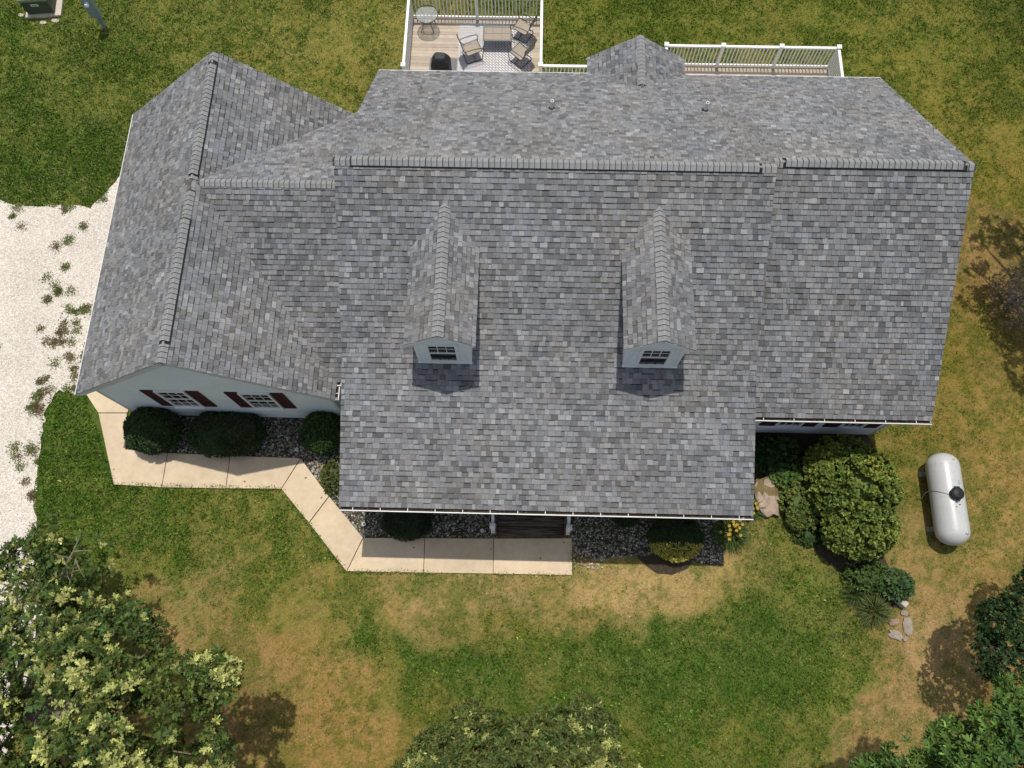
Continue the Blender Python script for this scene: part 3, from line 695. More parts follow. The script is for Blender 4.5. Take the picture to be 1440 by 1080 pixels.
# ------------------------------------------------------------------ foliage machinery
LEAF2=np.array([[0,0,0],[.28,.45,.05],[0,1,-.04],[-.28,.45,.05]])            # pointed leaf, one folded quad
LEAFR=np.array([[0,0,0],[.3,.2,.04],[.36,.62,.05],[0,1,-.02],[-.36,.62,.05],[-.3,.2,.04]])
OAK=np.array([[0,0,0],[.04,.22,.01],[.24,.33,.06],[.07,.42,.02],[.36,.68,.07],[.09,.66,.02],[.16,.92,.02],[0,1.04,-.07],[-.16,.92,.02],[-.09,.66,.02],[-.36,.68,.07],[-.07,.42,.02],[-.24,.33,.06],[-.04,.22,.01]])
BLADE=np.array([[-.09,0,0],[.09,0,0],[0,1,0]])
def leaves(pos,dirs,nrm,size,tmpl):
    pos=np.asarray(pos);d=dirs/np.linalg.norm(dirs,axis=1)[:,None];n=nrm-(nrm*d).sum(1)[:,None]*d
    n=n/np.maximum(np.linalg.norm(n,axis=1),1e-6)[:,None];x=np.cross(d,n);size=np.asarray(size)[:,None,None]
    P=tmpl[None,:,:]*size
    return (pos[:,None,:]+P[:,:,0:1]*x[:,None,:]+P[:,:,1:2]*d[:,None,:]+P[:,:,2:3]*n[:,None,:])
def unitv(n,rng=RNG):
    v=rng.normal(size=(n,3));return v/np.linalg.norm(v,axis=1)[:,None]
def shell(lobes,n,inner=.25,zmin=None,flat=.15):
    """points on/in a union of ellipsoids with outward normals"""
    area=np.array([ (l[3]*l[4]+l[3]*l[5]+l[4]*l[5]) for l in lobes]);pick=RNG.choice(len(lobes),n,p=area/area.sum())
    Lb=np.array(lobes,dtype=float)[pick];u=unitv(n);r=1-np.abs(RNG.normal(size=n))*inner;r=np.clip(r,.2,1.05)
    P=Lb[:,:3]+u*Lb[:,3:]*r[:,None];N=u/Lb[:,3:];N/=np.linalg.norm(N,axis=1)[:,None]
    # drop points deep inside other lobes
    keep=np.ones(n,bool)
    for l in lobes:
        q=(P-np.array(l[:3]))/np.array(l[3:]);keep&=((q**2).sum(1)>.42)
    if zmin is not None:keep&=P[:,2]>zmin
    return P[keep],N[keep]
def tones(n,base,var=.25,hue=.12,pos=None,sc=.8):
    b=np.array(base)[None,:];k=np.exp(RNG.normal(size=n)*var)[:,None];h=RNG.normal(size=n)[:,None]*hue
    c=b*k*np.concatenate([1+h,np.ones_like(h),1-h*.5],1)
    if pos is not None:
        f=fbm(pos[:,0]+pos[:,2],pos[:,1],sc,5,3)[:,None];c=c*(1+.35*f)*np.concatenate([1+.25*f,np.ones_like(f),1-.1*f],1)
    return np.clip(c,.003,.9)
def rosettes(P,N,k,size,tmpl,spread=(15,60),up=.35,jit=.25):
    n=len(P);D=N+np.array([0,0,up]);D+=RNG.normal(size=D.shape)*jit;D/=np.linalg.norm(D,axis=1)[:,None]
    a=np.cross(D,np.array([.31,.2,.93]));a/=np.linalg.norm(a,axis=1)[:,None];b=np.cross(D,a)
    D=np.repeat(D,k,0);a=np.repeat(a,k,0);b=np.repeat(b,k,0);Pk=np.repeat(P,k,0)
    ph=(np.tile(np.arange(k),n)*2.4+RNG.random(n*k)*.8)[:,None];el=np.radians(RNG.uniform(spread[0],spread[1],n*k))[:,None]
    d=np.cos(el)*(np.cos(ph)*a+np.sin(ph)*b)+np.sin(el)*D
    sz=size*RNG.uniform(.7,1.2,n*k)
    nn=D+RNG.normal(size=D.shape)*.25
    return leaves(Pk+D*(RNG.random((n*k,1))*size*.3),d,nn,sz,tmpl),Pk
def blob(lobe,name,m,parent,tone,seed=0,n=3,amp=.08):
    """inner mass of twigs and foliage that fills a dense shrub"""
    import bmesh
    bm=bmesh.new();bmesh.ops.create_icosphere(bm,subdivisions=n,radius=1)
    for v in bm.verts:
        c=v.co;f=1+amp*math.sin(5*c.x+seed)*math.sin(6*c.y+2*seed)*1.2+amp*.6*math.sin(11*c.z+9*c.x)
        v.co=Vector((lobe[0]+c.x*lobe[3]*f,lobe[1]+c.y*lobe[4]*f,lobe[2]+c.z*lobe[5]*f))
    me=bpy.data.meshes.new(name);bm.to_mesh(me);bm.free();me.materials.append(m)
    a=me.attributes.new('tone','FLOAT_COLOR','FACE');a.data.foreach_set('color',np.tile(np.array([*tone,1],dtype=np.float32),len(me.polygons)))
    return link(name,me,parent)
def rel(lobes,o):return [(l[0]-o[0],l[1]-o[1],l[2],l[3],l[4],l[5]) for l in lobes]
def shrub(name,label,cat,lobes,n,k,size,tone,tmpl=LEAF2,inner=.06,var=.25,hue=.12,core=.86,m='matte_leaf',group=None,up=.3,spread=(10,70),stems=True,sc=.8,tip=None):
    o=(lobes[0][0],lobes[0][1]);root=empty(name,(o[0],o[1],0));tag(root,label,cat,group);lb=rel(lobes,o)
    lb0=lb;ex=[(l[0]+l[3]*.55*math.cos(a),l[1]+l[4]*.55*math.sin(a),l[2]*1.05,l[3]*.5,l[4]*.5,l[5]*.62) for l in lb for a in [RNG.uniform(0,6.28) for _ in range(4)]]
    P,N=shell(lb+ex,int(n*1.25),inner+.03,zmin=.02);G,C=rosettes(P,N,k,size,tmpl,spread,up)
    cols=tones(len(G),tone,var,hue,C,sc)
    if tip is not None:
        s=(C[:,1]<tip[0])[:,None]&(C[:,2]>.0)[:,None];cols=np.where(s,cols*0+np.array(tip[1])*np.exp(RNG.normal(size=(len(G),1))*.35),cols)
    link('foliage',np_mesh('foliage',G.reshape(-1,3),len(tmpl),cols,M[m]),root,'stuff')
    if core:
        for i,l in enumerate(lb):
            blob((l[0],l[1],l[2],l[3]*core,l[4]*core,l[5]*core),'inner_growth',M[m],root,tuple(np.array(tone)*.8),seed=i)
    if stems:
        mb=MB();z=max(.15,lb[0][2]*.8)
        for a in range(5):
            r=a*1.26;mb.tube([(.03*math.cos(r),.03*math.sin(r),-.03),(.12*math.cos(r),.12*math.sin(r),z*.5),(lb[0][3]*.5*math.cos(r),lb[0][4]*.5*math.sin(r),z)],.02,5,r2=.008)
        mb.build('stem',M['bark'],root)
    return root
GD=(.036,.066,.018);GM=(.035,.075,.018);GL=(.085,.135,.028)
def A(px,py,z):q=at(px,py,z);return q.x,q.y
# clipped evergreens along the garage
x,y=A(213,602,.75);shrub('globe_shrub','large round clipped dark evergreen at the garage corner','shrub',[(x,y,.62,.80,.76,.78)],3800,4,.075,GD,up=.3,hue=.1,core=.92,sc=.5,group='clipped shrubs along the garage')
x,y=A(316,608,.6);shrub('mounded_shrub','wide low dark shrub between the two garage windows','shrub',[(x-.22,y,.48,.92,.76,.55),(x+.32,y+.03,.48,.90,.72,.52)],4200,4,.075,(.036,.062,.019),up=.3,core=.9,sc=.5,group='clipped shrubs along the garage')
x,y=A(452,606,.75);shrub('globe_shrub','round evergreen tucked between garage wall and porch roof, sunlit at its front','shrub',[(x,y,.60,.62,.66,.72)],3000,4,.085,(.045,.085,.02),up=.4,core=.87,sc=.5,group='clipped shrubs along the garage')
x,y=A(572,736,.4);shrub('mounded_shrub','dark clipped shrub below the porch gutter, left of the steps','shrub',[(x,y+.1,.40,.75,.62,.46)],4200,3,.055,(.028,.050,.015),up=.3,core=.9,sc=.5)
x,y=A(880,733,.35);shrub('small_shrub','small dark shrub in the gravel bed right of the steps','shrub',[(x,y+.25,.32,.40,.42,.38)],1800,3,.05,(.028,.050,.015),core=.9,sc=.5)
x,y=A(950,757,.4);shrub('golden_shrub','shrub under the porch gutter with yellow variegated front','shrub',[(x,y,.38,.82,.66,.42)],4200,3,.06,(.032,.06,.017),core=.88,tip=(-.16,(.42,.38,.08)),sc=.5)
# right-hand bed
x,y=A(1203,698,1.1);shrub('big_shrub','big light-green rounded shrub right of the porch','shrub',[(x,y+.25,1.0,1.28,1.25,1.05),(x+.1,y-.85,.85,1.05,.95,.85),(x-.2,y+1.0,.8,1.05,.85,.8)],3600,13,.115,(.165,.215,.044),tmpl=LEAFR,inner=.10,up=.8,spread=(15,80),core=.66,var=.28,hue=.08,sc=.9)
for (px,py,z,r,ry,h,n,s,tn,lab) in (
  (1095,640,.35,.72,.52,.42,420,.16,(.035,.07,.02),'broad-leaved dark shrub against the wing wall'),
  (1160,652,.45,.60,.45,.52,420,.11,(.032,.06,.018),'dark shrub behind the big light-green shrub, near the wing wall'),
  (1214,655,.45,.52,.42,.52,420,.11,(.04,.075,.02),'dark shrub at the end of the wing wall behind the big shrub'),
  (1108,668,.3,.48,.42,.36,260,.13,(.10,.17,.04),'low bright-leaved plant just above the flat boulder'),
  (1128,705,.4,.62,.85,.45,620,.09,(.12,.16,.035),'loose yellow-green bush between boulder and big shrub'),
  (1075,640,.3,.40,.5,.4,240,.12,(.03,.06,.016),'dark low plant beside the porch roof edge')):
    x,y=A(px,py,z);shrub('leafy_bush',lab,'bush',[(x,y,z*.8,r,ry,h)],n,7,s,tn,tmpl=LEAFR,inner=.15,core=.75,up=.7)
for (px,py,z,r,ry,h,n,s,tn,lab) in (
  (1222,812,.25,.75,.45,.34,420,.10,(.065,.11,.025),'low ground plant at the foot of the big shrub'),
  (1262,822,.45,.42,.38,.50,260,.15,(.06,.11,.035),'glossy leafy plant beside the white marker stone'),
  (470,668,.25,.40,.62,.34,420,.09,(.09,.11,.03),'low plant with reddish leaves beside the bent walkway'),
  (1140,752,.15,.5,.35,.2,220,.08,(.04,.08,.018),'low weeds below the loose yellow-green bush')):
    x,y=A(px,py,z);shrub('low_plant',lab,'plant',[(x,y,z*.6,r,ry,h)],n,7,s,tn,tmpl=LEAF2,inner=.25,core=.6,up=.8)
def tuft(name,label,cat,px,py,rad,n,ln,tone,flower=None,nf=0,hz=.3):
    x,y=A(px,py,hz);root=empty(name,(x,y,0));tag(root,label,cat)
    P=np.zeros((n,3));a=RNG.random(n)*6.283;r=np.sqrt(RNG.random(n))*rad*.5;P[:,0]=np.cos(a)*r;P[:,1]=np.sin(a)*r
    d=np.stack([np.cos(a)*.7,np.sin(a)*.7,np.ones(n)],1)+RNG.normal(size=(n,3))*.25
    s=ln*RNG.uniform(.6,1.1,n);mid=P+d/np.linalg.norm(d,axis=1)[:,None]*s[:,None]*.55
    nn=np.stack([-np.cos(a),-np.sin(a),np.ones(n)],1)
    T=np.array([[-.025,0,0],[.025,0,0],[.022,1,0],[-.022,1,0]])
    G1=leaves(P,d,nn,s*.55,T*np.array([1.6,1,1]));d2=d.copy();d2[:,2]-=1.0
    G2=leaves(mid,d2,nn,s*.5,np.array([[-.04,0,0],[.04,0,0],[.01,1,0],[-.01,1,0]]))
    c=tones(n,tone,.3,.1);link('blades',np_mesh('blades',np.concatenate([G1,G2]).reshape(-1,3),4,np.concatenate([c,c]),M['grass']),root,'stuff')
    if flower:
        for i in range(nf):
            an=random.random()*6.28;rr=random.random()**.5*rad;h=ln*random.uniform(.75,1.0)
            mb=MB();mb.col=flower
            for k in range(6):
                t=k*math.pi/3;mb.face([(0,0,0),(.035*math.cos(t-.4),.035*math.sin(t-.4),.03),(.06*math.cos(t),.06*math.sin(t),.02),(.035*math.cos(t+.4),.035*math.sin(t+.4),.03)])
            mb.tube([(0,0,-h*.6),(0,0,0)],.005,4);mb.build('flower',M['matte_leaf'],root).location=(rr*math.cos(an),rr*math.sin(an),h)
YEL=(.66,.44,.07)
tuft('daylily','daylily clump with yellow-orange flowers at the porch roof corner','flower plant',1028,748,.42,420,.6,(.06,.10,.02),YEL,15)
tuft('daylily','yellow-flowered daylily clump squeezed between roof edge and flat boulder','flower plant',1056,712,.24,260,.5,(.05,.09,.02),YEL,9)
tuft('ornamental_grass','arching dark grass clump below the big shrub, left of the marker stone','grass clump',1232,858,.38,420,.5,(.085,.11,.03))
tuft('ornamental_grass','small arching grass clump beside the low ground plants','grass clump',1207,838,.28,260,.4,(.05,.075,.02))
# stones -------------------------------------------------------------------
def rock(name,label,loc,r,tone,seed,cat='stone',group=None,mossy=False):
    import bmesh
    bm=bmesh.new();bmesh.ops.create_icosphere(bm,subdivisions=3,radius=1);rn=random.Random(seed);ks=[(rn.uniform(1,4),rn.uniform(1,4),rn.uniform(1,4),rn.uniform(0,6)) for _ in range(6)]
    for v in bm.verts:
        c=v.co.copy();f=1+sum(.05*math.sin(a*c.x*2+b*c.y*2+g*c.z+p) for a,b,g,p in ks);e=.7
        v.co=Vector((math.copysign(abs(c.x)**e,c.x)*r[0]*f,math.copysign(abs(c.y)**e,c.y)*r[1]*f,math.copysign(abs(c.z)**.8,c.z)*r[2]*f))
    me=bpy.data.meshes.new(name);bm.to_mesh(me);bm.free();me.materials.append(M['stone'])
    a=me.attributes.new('tone','FLOAT_COLOR','FACE');cs=[]
    for p in me.polygons:
        k=rn.uniform(.85,1.12);c=[t*k for t in tone]
        if mossy and p.center.y>r[1]*.1 and math.sin(p.center.x*9+seed)+math.sin(p.center.y*11)>-.3:c=[.17*k,.13*k,.055*k]
        cs+=[*c,1]
    a.data.foreach_set('color',cs)
    o=link(name,me);o.location=loc;o.rotation_euler=(0,0,rn.uniform(-.4,.4));tag(o,label,cat,group);return o
q=at(1080,698,.2);rock('boulder','flat pinkish boulder with moss at its upper end beside the porch roof',(q.x,q.y,.12),(.38,.62,.16),(.34,.26,.20),3,mossy=True).rotation_euler=(0,0,.05)
for i,(px,py,a,b,lab) in enumerate(((1277,881,.14,.26,'upright oval flat stone, largest of the row below the marker stone'),(1260,893,.20,.13,'wide flat stone lowest in the row below the marker stone'),(1258,874,.15,.10,'small brown stone left of the oval flat stone'),(1272,862,.11,.08,'small tan stone just below the white marker stone'),(1273,899,.07,.06,'pebble-sized stone right of the lowest flat stone'))):
    q=at(px,py,.03);rock('flat_stone',lab,(q.x,q.y,.02),(a,b,.05),(.29,.25,.195) if i!=2 else (.28,.2,.15),10+i,group='stones at the end of the bed')
q=at(1270,846,.3);mb=MB();mb.box((-.16,-.09,-.02),(.16,.09,.30));o=mb.build('marker_stone',M['stoneblock'],bevel=.015);o.location=(q.x,q.y,0);o.rotation_euler=(0,0,math.radians(-42));tag(o,'white rectangular block standing among plants at the end of the bed','block')
# propane tank -----------------------------------------------------------------
a=at(1334.5,660,.95);b=at(1346.5,738,.95)
tk=empty('propane_tank',((a.x+b.x)/2,(a.y+b.y)/2,0),math.atan2(b.x-a.x,-(b.y-a.y)));tag(tk,'long white horizontal propane tank on the grass right of the house','propane tank')
R0=.475;HL=1.40;zc=.62
prof=[(.001,-HL)]+[(R0*math.sin(t*math.pi/16),-HL+.40-.40*math.cos(t*math.pi/16)) for t in range(1,9)]
prof=prof+[(r,-z) for r,z in prof[::-1]]
mb=MB();mb.lathe((0,0,zc),prof,40,'Y');mb.build('tank_body',M['tank'],tk,smooth=True)
for s in (-.85,.85):
    mb=MB();mb.box((-.36,s-.05,.0),(.36,s+.05,.26));mb.box((-.44,s-.08,-.04),(.42,s+.08,.03));mb.build('tank_foot',M['foundation'],tk)
mb=MB()
for yy in (-1.0,0.0,1.0):mb.lathe((0,yy,zc),[(R0+.001,-.008),(R0+.0035,0),(R0+.001,.008)],40,'Y')
mb.build('weld_seam',M['tank'],tk,smooth=True)
mb=MB();mb.box((.12,.36,zc+R0-.05),(.21,.50,zc+R0-.02));mb.build('data_plate',M['meter'],tk)
mb=MB();mb.lathe((0,.06,zc+R0-.03),[(.17,0),(.175,.11),(.19,.115),(.19,.16),(.13,.20),(.03,.215)],24);mb.build('valve_dome',M['black'],tk,smooth=False)
mb=MB();mb.bar((-.08,.24,zc+R0+.12),(.08,.24,zc+R0+.12),.05,.05);mb.bar((-.04,-.13,zc+R0+.1),(.04,-.16,zc+R0+.1),.05,.04);mb.build('dome_latch',M['black'],tk)
mb=MB();pt=[(-.17,.02,zc+R0+.01)]
for i in range(9):
    t=math.radians(70+i*12);pt.append((-(R0+.012)*math.sin(math.radians(18+i*9.5)),.03+.20*math.sin(i/8*1.5),zc+(R0+.012)*math.cos(math.radians(18+i*9.5))))
mb.tube(pt,.011,6);mb.tube([pt[-1],(-R0-.05,.2,.4),(-R0-.02,.05,.02)],.011,6);mb.build('gas_line',M['meter'],tk)
for s,xx in ((-1.08,.17),(1.12,.1)):
    mb=MB();mb.tube([(xx-.035,s-.05,zc+R0*.93-.03),(xx-.03,s,zc+R0*.93+.05),(xx+.03,s,zc+R0*.93+.05),(xx+.035,s-.05,zc+R0*.93-.03)],.009,5);mb.build('lifting_lug',M['meter'],tk)
mb=MB();mb.box((-.05,-.33,zc+R0-.006),(-.01,-.31,zc+R0+.006));mb.box((.06,-.27,zc+R0-.012),(.10,-.24,zc+R0+.004));mb.build('fitting',M['black'],tk)
# transformer and meter pedestal ---------------------------------------------------
b=at(44,12,0);t=empty('pad_transformer',(-18.95,22.95,0),math.radians(6));tag(t,'green pad-mounted electrical transformer box on a concrete pad in the lawn','transformer')
mb=MB();mb.col=(.5,.44,.36);mb.box((-.62,-.72,-.05),(.74,.8,.09));mb.build('pad',M['concrete'],t,bevel=.01)
mb=MB();mb.box((-.50,-.60,.09),(.50,.60,.70));mb.build('cabinet',M['utility_dark'],t,bevel=.01)
mb=MB();mb.quads([(-.53,-.63,.70),(.53,-.63,.70),(.53,.63,.78),(-.53,.63,.78),(-.51,-.60,.79),(.51,-.60,.79),(.51,.6,.86),(-.51,.6,.86)],[(3,2,1,0),(4,5,6,7),(0,1,5,4),(1,2,6,5),(2,3,7,6),(3,0,4,7)]);mb.build('lid',M['utility'],t)
mb=MB();mb.box((-.16,-.612,.46),(.12,-.603,.58));mb.build('warning_sticker',M['trim'],t)
mb=MB();mb.box((-.12,-.616,.49),(.08,-.613,.51));mb.box((-.12,-.616,.54),(.08,-.613,.555));mb.build('sticker_print',M['maroon'],t)
for i,(dx,dy,lab) in enumerate(((-.78,-.60,'pale stone at the left corner of the transformer pad'),(.15,-.95,'pale stone in the bare soil in front of the transformer pad'),(.60,-.84,'pale stone off the right front corner of the transformer pad'),(.92,.45,'pale stone along the right side of the transformer pad'))):
    rock('pad_stone',lab,(-18.95+dx,22.95+dy,.01),(.11+.02*(i%3),.08,.035),(.48,.42,.32),40+i,group='stones round the transformer pad')
t=empty('meter_pedestal',(-16.37,21.78,0),math.radians(8));tag(t,'grey electric meter panel on a short post in the lawn','meter')
mb=MB();mb.box((-.06,.0,-.1),(.03,.09,.62));mb.build('post',M['meter'],t)
mb=MB();mb.tube([(.09,.045,-.05),(.09,.045,.62)],.028,8);mb.build('conduit',M['meter'],t)
mb=MB();mb.box((-.17,-.06,.60),(.19,.14,1.72));mb.build('panel_box',M['meter'],t,bevel=.012)
mb=MB();mb.lathe((0,-.13,1.28),[(.001,-.07),(.075,-.05),(.085,.0),(.085,.07)],18,'Y');mb.build('meter_glass',M['trim'],t)
mb=MB();mb.box((-.13,-.068,.72),(.15,-.062,1.02));mb.build('panel_door',M['meter'],t)
# ------------------------------------------------------------------ ground
def inpoly(x,y,poly):
    ins=np.zeros(x.shape,bool);n=len(poly);j=n-1
    for i in range(n):
        xi,yi=poly[i];xj,yj=poly[j];c=((yi>y)!=(yj>y))&(x<(xj-xi)*(y-yi)/((yj-yi) if yj!=yi else 1e-9)+xi);ins^=c;j=i
    return ins
DRIVE=[A(px,py,0) for px,py in ((-420,270),(0,284),(40,292),(85,288),(130,292),(150,270),(172,243))]+[(-12.0,15.4),(-12.2,7.6)]+[A(px,py,0) for px,py in ((120,556),(80,548),(62,572),(56,610),(54,660),(50,720),(48,800),(60,900),(30,1000),(0,1080),(-60,1300),(-500,1300))]
HOUSEP=[(wx0,6.4),(wx0,15.3),(-4.5,15.3),(-4.5,16.7),(11.06,16.7),(11.06,6.25),(5.9,6.25),(5.9,3.7),(-4.5,3.7),(-4.5,7),(wx1,7),(wx1,6.4)]
SL=[[(112,540),(190,540),(179,580),(138,580)],[(138.6,581.2),(178,581.2),(176,632),(235,637),(227,685),(160,681)],[(236,637),(323,641),(317,686.5),(228,685)],[(324,641),(422,644.5),(395,687),(318,686.5)],[(423,645.3),(462,697.5),(434,734.5),(396,687.5)],[(463,698.5),(510,756),(487,803),(435,735.5)],[(511.3,756.5),(597,757),(595,805),(488.3,803)],[(598,757),(694,757.5),(693,806.5),(596,805)],[(695,757.5),(804,757),(804.5,808.5),(694,806.5)]]
WALKP=[A(px,py,0) for px,py in ((112,540),(160,681),(395,687),(487,803),(804,808),(804,757),(510,756),(423,645),(176,632),(190,540))]
BEDS=[[A(px,py,0) for px,py in ((176,632),(423,645),(510,756),(700,756))]+[(-.7,3.8),(-4.6,3.8),(-4.6,7.2),(wx0,6.9)],
      [(1.5,3.9)]+[A(px,py,0) for px,py in ((804,757),(806,782),(850,786),(893,781),(905,792),(925,806),(945,808),(968,800),(975,790),(1016,796),(1018,770),(1040,760),(1050,730))]+[(6.1,3.9)],
      [(5.9,6.4)]+[A(px,py,0) for px,py in ((1050,735),(1075,722),(1110,724),(1150,780),(1200,822),(1235,850),(1262,855),(1272,838),(1240,780),(1248,720),(1238,650))]+[(11.0,6.4)]]
# colours of the ground itself, sampled across the yard (photo points, sRGB of the surface)
GS=[(-60,-40,84,96,40),(50,60,86,98,42),(100,220,66,86,32),(40,180,78,92,38),(250,30,90,98,42),(400,60,104,104,50),(460,110,112,108,54),(380,20,96,100,44),(520,40,108,106,52),(520,120,100,98,46),(150,250,72,88,36),(180,120,88,96,42),(120,30,82,94,40),
(800,20,92,98,38),(900,20,84,92,34),(1000,30,92,96,38),(1150,20,92,96,38),(1300,40,96,98,40),(1420,20,78,84,32),(1250,90,98,98,40),(1420,100,86,88,34),(1400,200,104,98,42),(1330,150,104,100,42),(1420,270,112,98,44),(1390,450,116,98,51),(1350,520,112,96,44),(1330,600,108,94,46),(1420,560,121,100,55),(1290,640,104,94,46),(1400,650,126,104,61),(1420,760,132,110,67),(1290,740,118,104,63),(1300,790,133,112,73),(1340,820,128,106,65),(1420,800,121,99,59),
(1300,900,143,119,85),(1260,960,134,111,75),(1320,960,135,111,77),(1230,900,120,104,63),(1200,1000,130,107,71),(1150,940,92,100,44),(1400,1000,110,80,50),(1430,950,115,89,57),
(80,620,60,86,30),(100,700,66,88,32),(200,710,74,92,36),(140,760,70,92,34),(300,710,92,98,44),(390,720,100,104,50),(250,760,74,92,36),(330,770,106,104,54),(420,780,92,98,44),(220,800,92,98,44),(280,830,118,108,65),(240,870,130,110,71),(300,880,120,106,63),(380,830,104,104,50),(440,840,112,104,56),(400,900,110,104,52),(340,930,127,106,67),(300,990,113,89,59),(400,960,129,105,65),(470,950,133,108,67),(450,1020,129,103,61),(520,1010,131,106,63),(560,1070,120,102,55),
(520,830,124,110,67),(600,830,122,112,67),(560,870,134,114,73),(620,860,140,120,81),(700,830,136,118,79),(770,850,126,112,69),(850,860,124,108,67),(700,880,104,100,50),(640,900,118,104,63),(860,800,156,133,93),(930,815,150,128,89),(980,815,148,126,85),(1040,780,118,106,67),(1080,770,96,98,46),(1020,830,128,114,71),(1100,830,86,98,42),(1150,830,74,88,38),
(520,900,76,94,38),(580,930,66,88,36),(650,950,60,84,34),(700,960,66,88,36),(740,920,86,94,42),(800,920,70,90,36),(870,900,72,90,38),(900,950,60,84,34),(960,900,66,88,36),(1000,880,84,94,42),(1000,960,62,86,34),(1050,900,60,84,34),(1100,900,64,86,36),(1060,980,66,88,36),(960,1020,68,88,34),(900,1060,80,90,36),(1100,1030,86,92,40),(1000,1070,84,92,38),(1140,880,82,92,42),(1180,860,100,98,50),(600,980,92,92,42),(540,960,96,96,44),
(1375,380,125,101,65),(1400,420,112,84,54),(1425,360,115,93,61),(1430,470,96,80,44)]
gp=np.array([A(a,b,0) for a,b,*_ in GS]);gc=np.array([s2l(g[2:]) for g in GS])
GAIN=np.array([1.20,1.16,1.02])
def ground_col(x,y):
    """albedo of the ground and turf, with patchy growth"""
    sh=x.shape;x=x.ravel();y=y.ravel();out=np.zeros((len(x),3))
    wx=x+fbm(x,y,1.5,1,4)*1.5;wy=y+fbm(x,y,1.5,9,4)*1.5
    for s in range(0,len(x),40000):
        e=slice(s,s+40000);d2=(wx[e,None]-gp[None,:,0])**2+(wy[e,None]-gp[None,:,1])**2
        w=1/(d2+.12)**2;w/=w.sum(1)[:,None];out[e]=w@gc
    mean=np.array(s2l((98,98,46)));out=out*.74+mean*.26
    f=np.clip((out[:,0]-.045)/.25,.03,.97)
    n=fbm(x,y,1.25,3,4)*.42+fbm(x,y,.62,36,4)*.55+fbm(x,y,.30,6,3)*.45+(vnoise(x,y,.12,8)-.5)*.7+(vnoise(x,y,.06,18)-.5)*.7
    t=np.clip(.5+n*1.35+(f-.50)*.22,0,1)[:,None]
    green=out*np.array([.66,.86,.68])+np.array([.001,.003,.0]);straw=out*np.array([1.17,1.15,1.26])+np.array([.012,.010,.006])*(.2+f[:,None])
    t=t*t*(3-2*t);c=green*(1-t)+straw*t
    return (c*GAIN).reshape(*sh,3)
# sheet: fine under the picture, coarse to the horizon
fx=np.concatenate([[-600,-250,-120,-70,-45],np.arange(-26,24.01,.07),[45,70,120,250,600]]);fy=np.concatenate([[-500,-200,-90,-45,-25],np.arange(-7,27.01,.07),[50,80,140,280,700]])
gx,gy=np.meshgrid(fx,fy);gz_=.015*fbm(gx,gy,2.2,4,3)-.012;inn=(abs(gx)<27)&(gy>-7.1)&(gy<27.1);gz_=np.where(inn,gz_,-.03)
cols=ground_col(gx,gy);edge_=np.clip(np.maximum(np.maximum((abs(gx+1)-22.)/2.8,(gy-24.5)/2.2),(-gy-5.)/1.8),0,1)[...,None];cols=cols*(1-edge_)+np.array(s2l((100,104,46)))*edge_;ny,nx=gx.shape
me=bpy.data.meshes.new('lawn');me.vertices.add(nx*ny);me.vertices.foreach_set('co',np.stack([gx,gy,gz_],-1).astype(np.float32).ravel())
ii=(np.arange(ny-1)[:,None]*nx+np.arange(nx-1)[None,:]).ravel();Q=np.stack([ii,ii+1,ii+nx+1,ii+nx],1).astype(np.int32)
me.loops.add(len(Q)*4);me.loops.foreach_set('vertex_index',Q.ravel());me.polygons.add(len(Q));me.polygons.foreach_set('loop_start',np.arange(0,len(Q)*4,4,dtype=np.int32));me.polygons.foreach_set('loop_total',np.full(len(Q),4,dtype=np.int32))
me.update(calc_edges=True);me.materials.append(M['lawn']);at_=me.attributes.new('tone','FLOAT_COLOR','POINT');c4=np.ones((nx*ny,4),np.float32);c4[:,:3]=cols.reshape(-1,3)*np.array([.90,.87,.88]);at_.data.foreach_set('color',c4.ravel())
me.polygons.foreach_set('use_smooth',np.ones(len(Q),bool))
link('lawn',me,kind='structure')
def sheet(name,poly,z,m,kind='structure',th=.0,ragged=0):
    if ragged:
        out=[]
        for i in range(len(poly)):
            a=poly[i];b=poly[(i+1)%len(poly)];ln=math.hypot(b[0]-a[0],b[1]-a[1]);n=max(1,min(120,int(ln/.15)))
            for k in range(n):
                x=a[0]+(b[0]-a[0])*k/n;y=a[1]+(b[1]-a[1])*k/n
                d=ragged*float(fbm(np.array([x]),np.array([y]),.5,7,3)[0]);d2=ragged*float(fbm(np.array([x]),np.array([y]),.5,2,3)[0]);out.append((x+d,y+d2))
        poly=out
    mb=MB();mb.face([(x,y,z) for x,y in poly])
    if th:
        n=len(poly);ar=sum(poly[i][0]*poly[(i+1)%n][1]-poly[(i+1)%n][0]*poly[i][1] for i in range(n))
        for i in range(n):
            a=poly[i];b=poly[(i+1)%n];mb.face([(a[0],a[1],z-th),(b[0],b[1],z-th),(b[0],b[1],z),(a[0],a[1],z)])
    me=mb.mesh(name,m);o=link(name,me,kind=kind);return o
dv=sheet('driveway',DRIVE,.012,M['gravel'],ragged=.22)
for b in BEDS:sheet('garden_bed',b,.014,M['mulch'],ragged=.05)
wk=empty('walkway');wk['kind']='structure'
for s in SL:
    P=[A(px,py,.05) for px,py in s];k=random.uniform(.92,1.04);mb=MB();mb.col=(.61*k,.49*k,.34*k);n=len(P)
    ar=sum(P[i][0]*P[(i+1)%n][1]-P[(i+1)%n][0]*P[i][1] for i in range(n))
    if ar<0:P=P[::-1]
    cx=sum(p[0] for p in P)/n;cy=sum(p[1] for p in P)/n
    mb.face([(x,y,.05) for x,y in P])
    for i in range(n):
        a=P[i];b=P[(i+1)%n];mb.face([(a[0],a[1],-.06),(b[0],b[1],-.06),(b[0],b[1],.05),(a[0],a[1],.05)])
    mb.build('concrete_slab',M['concrete'],wk)
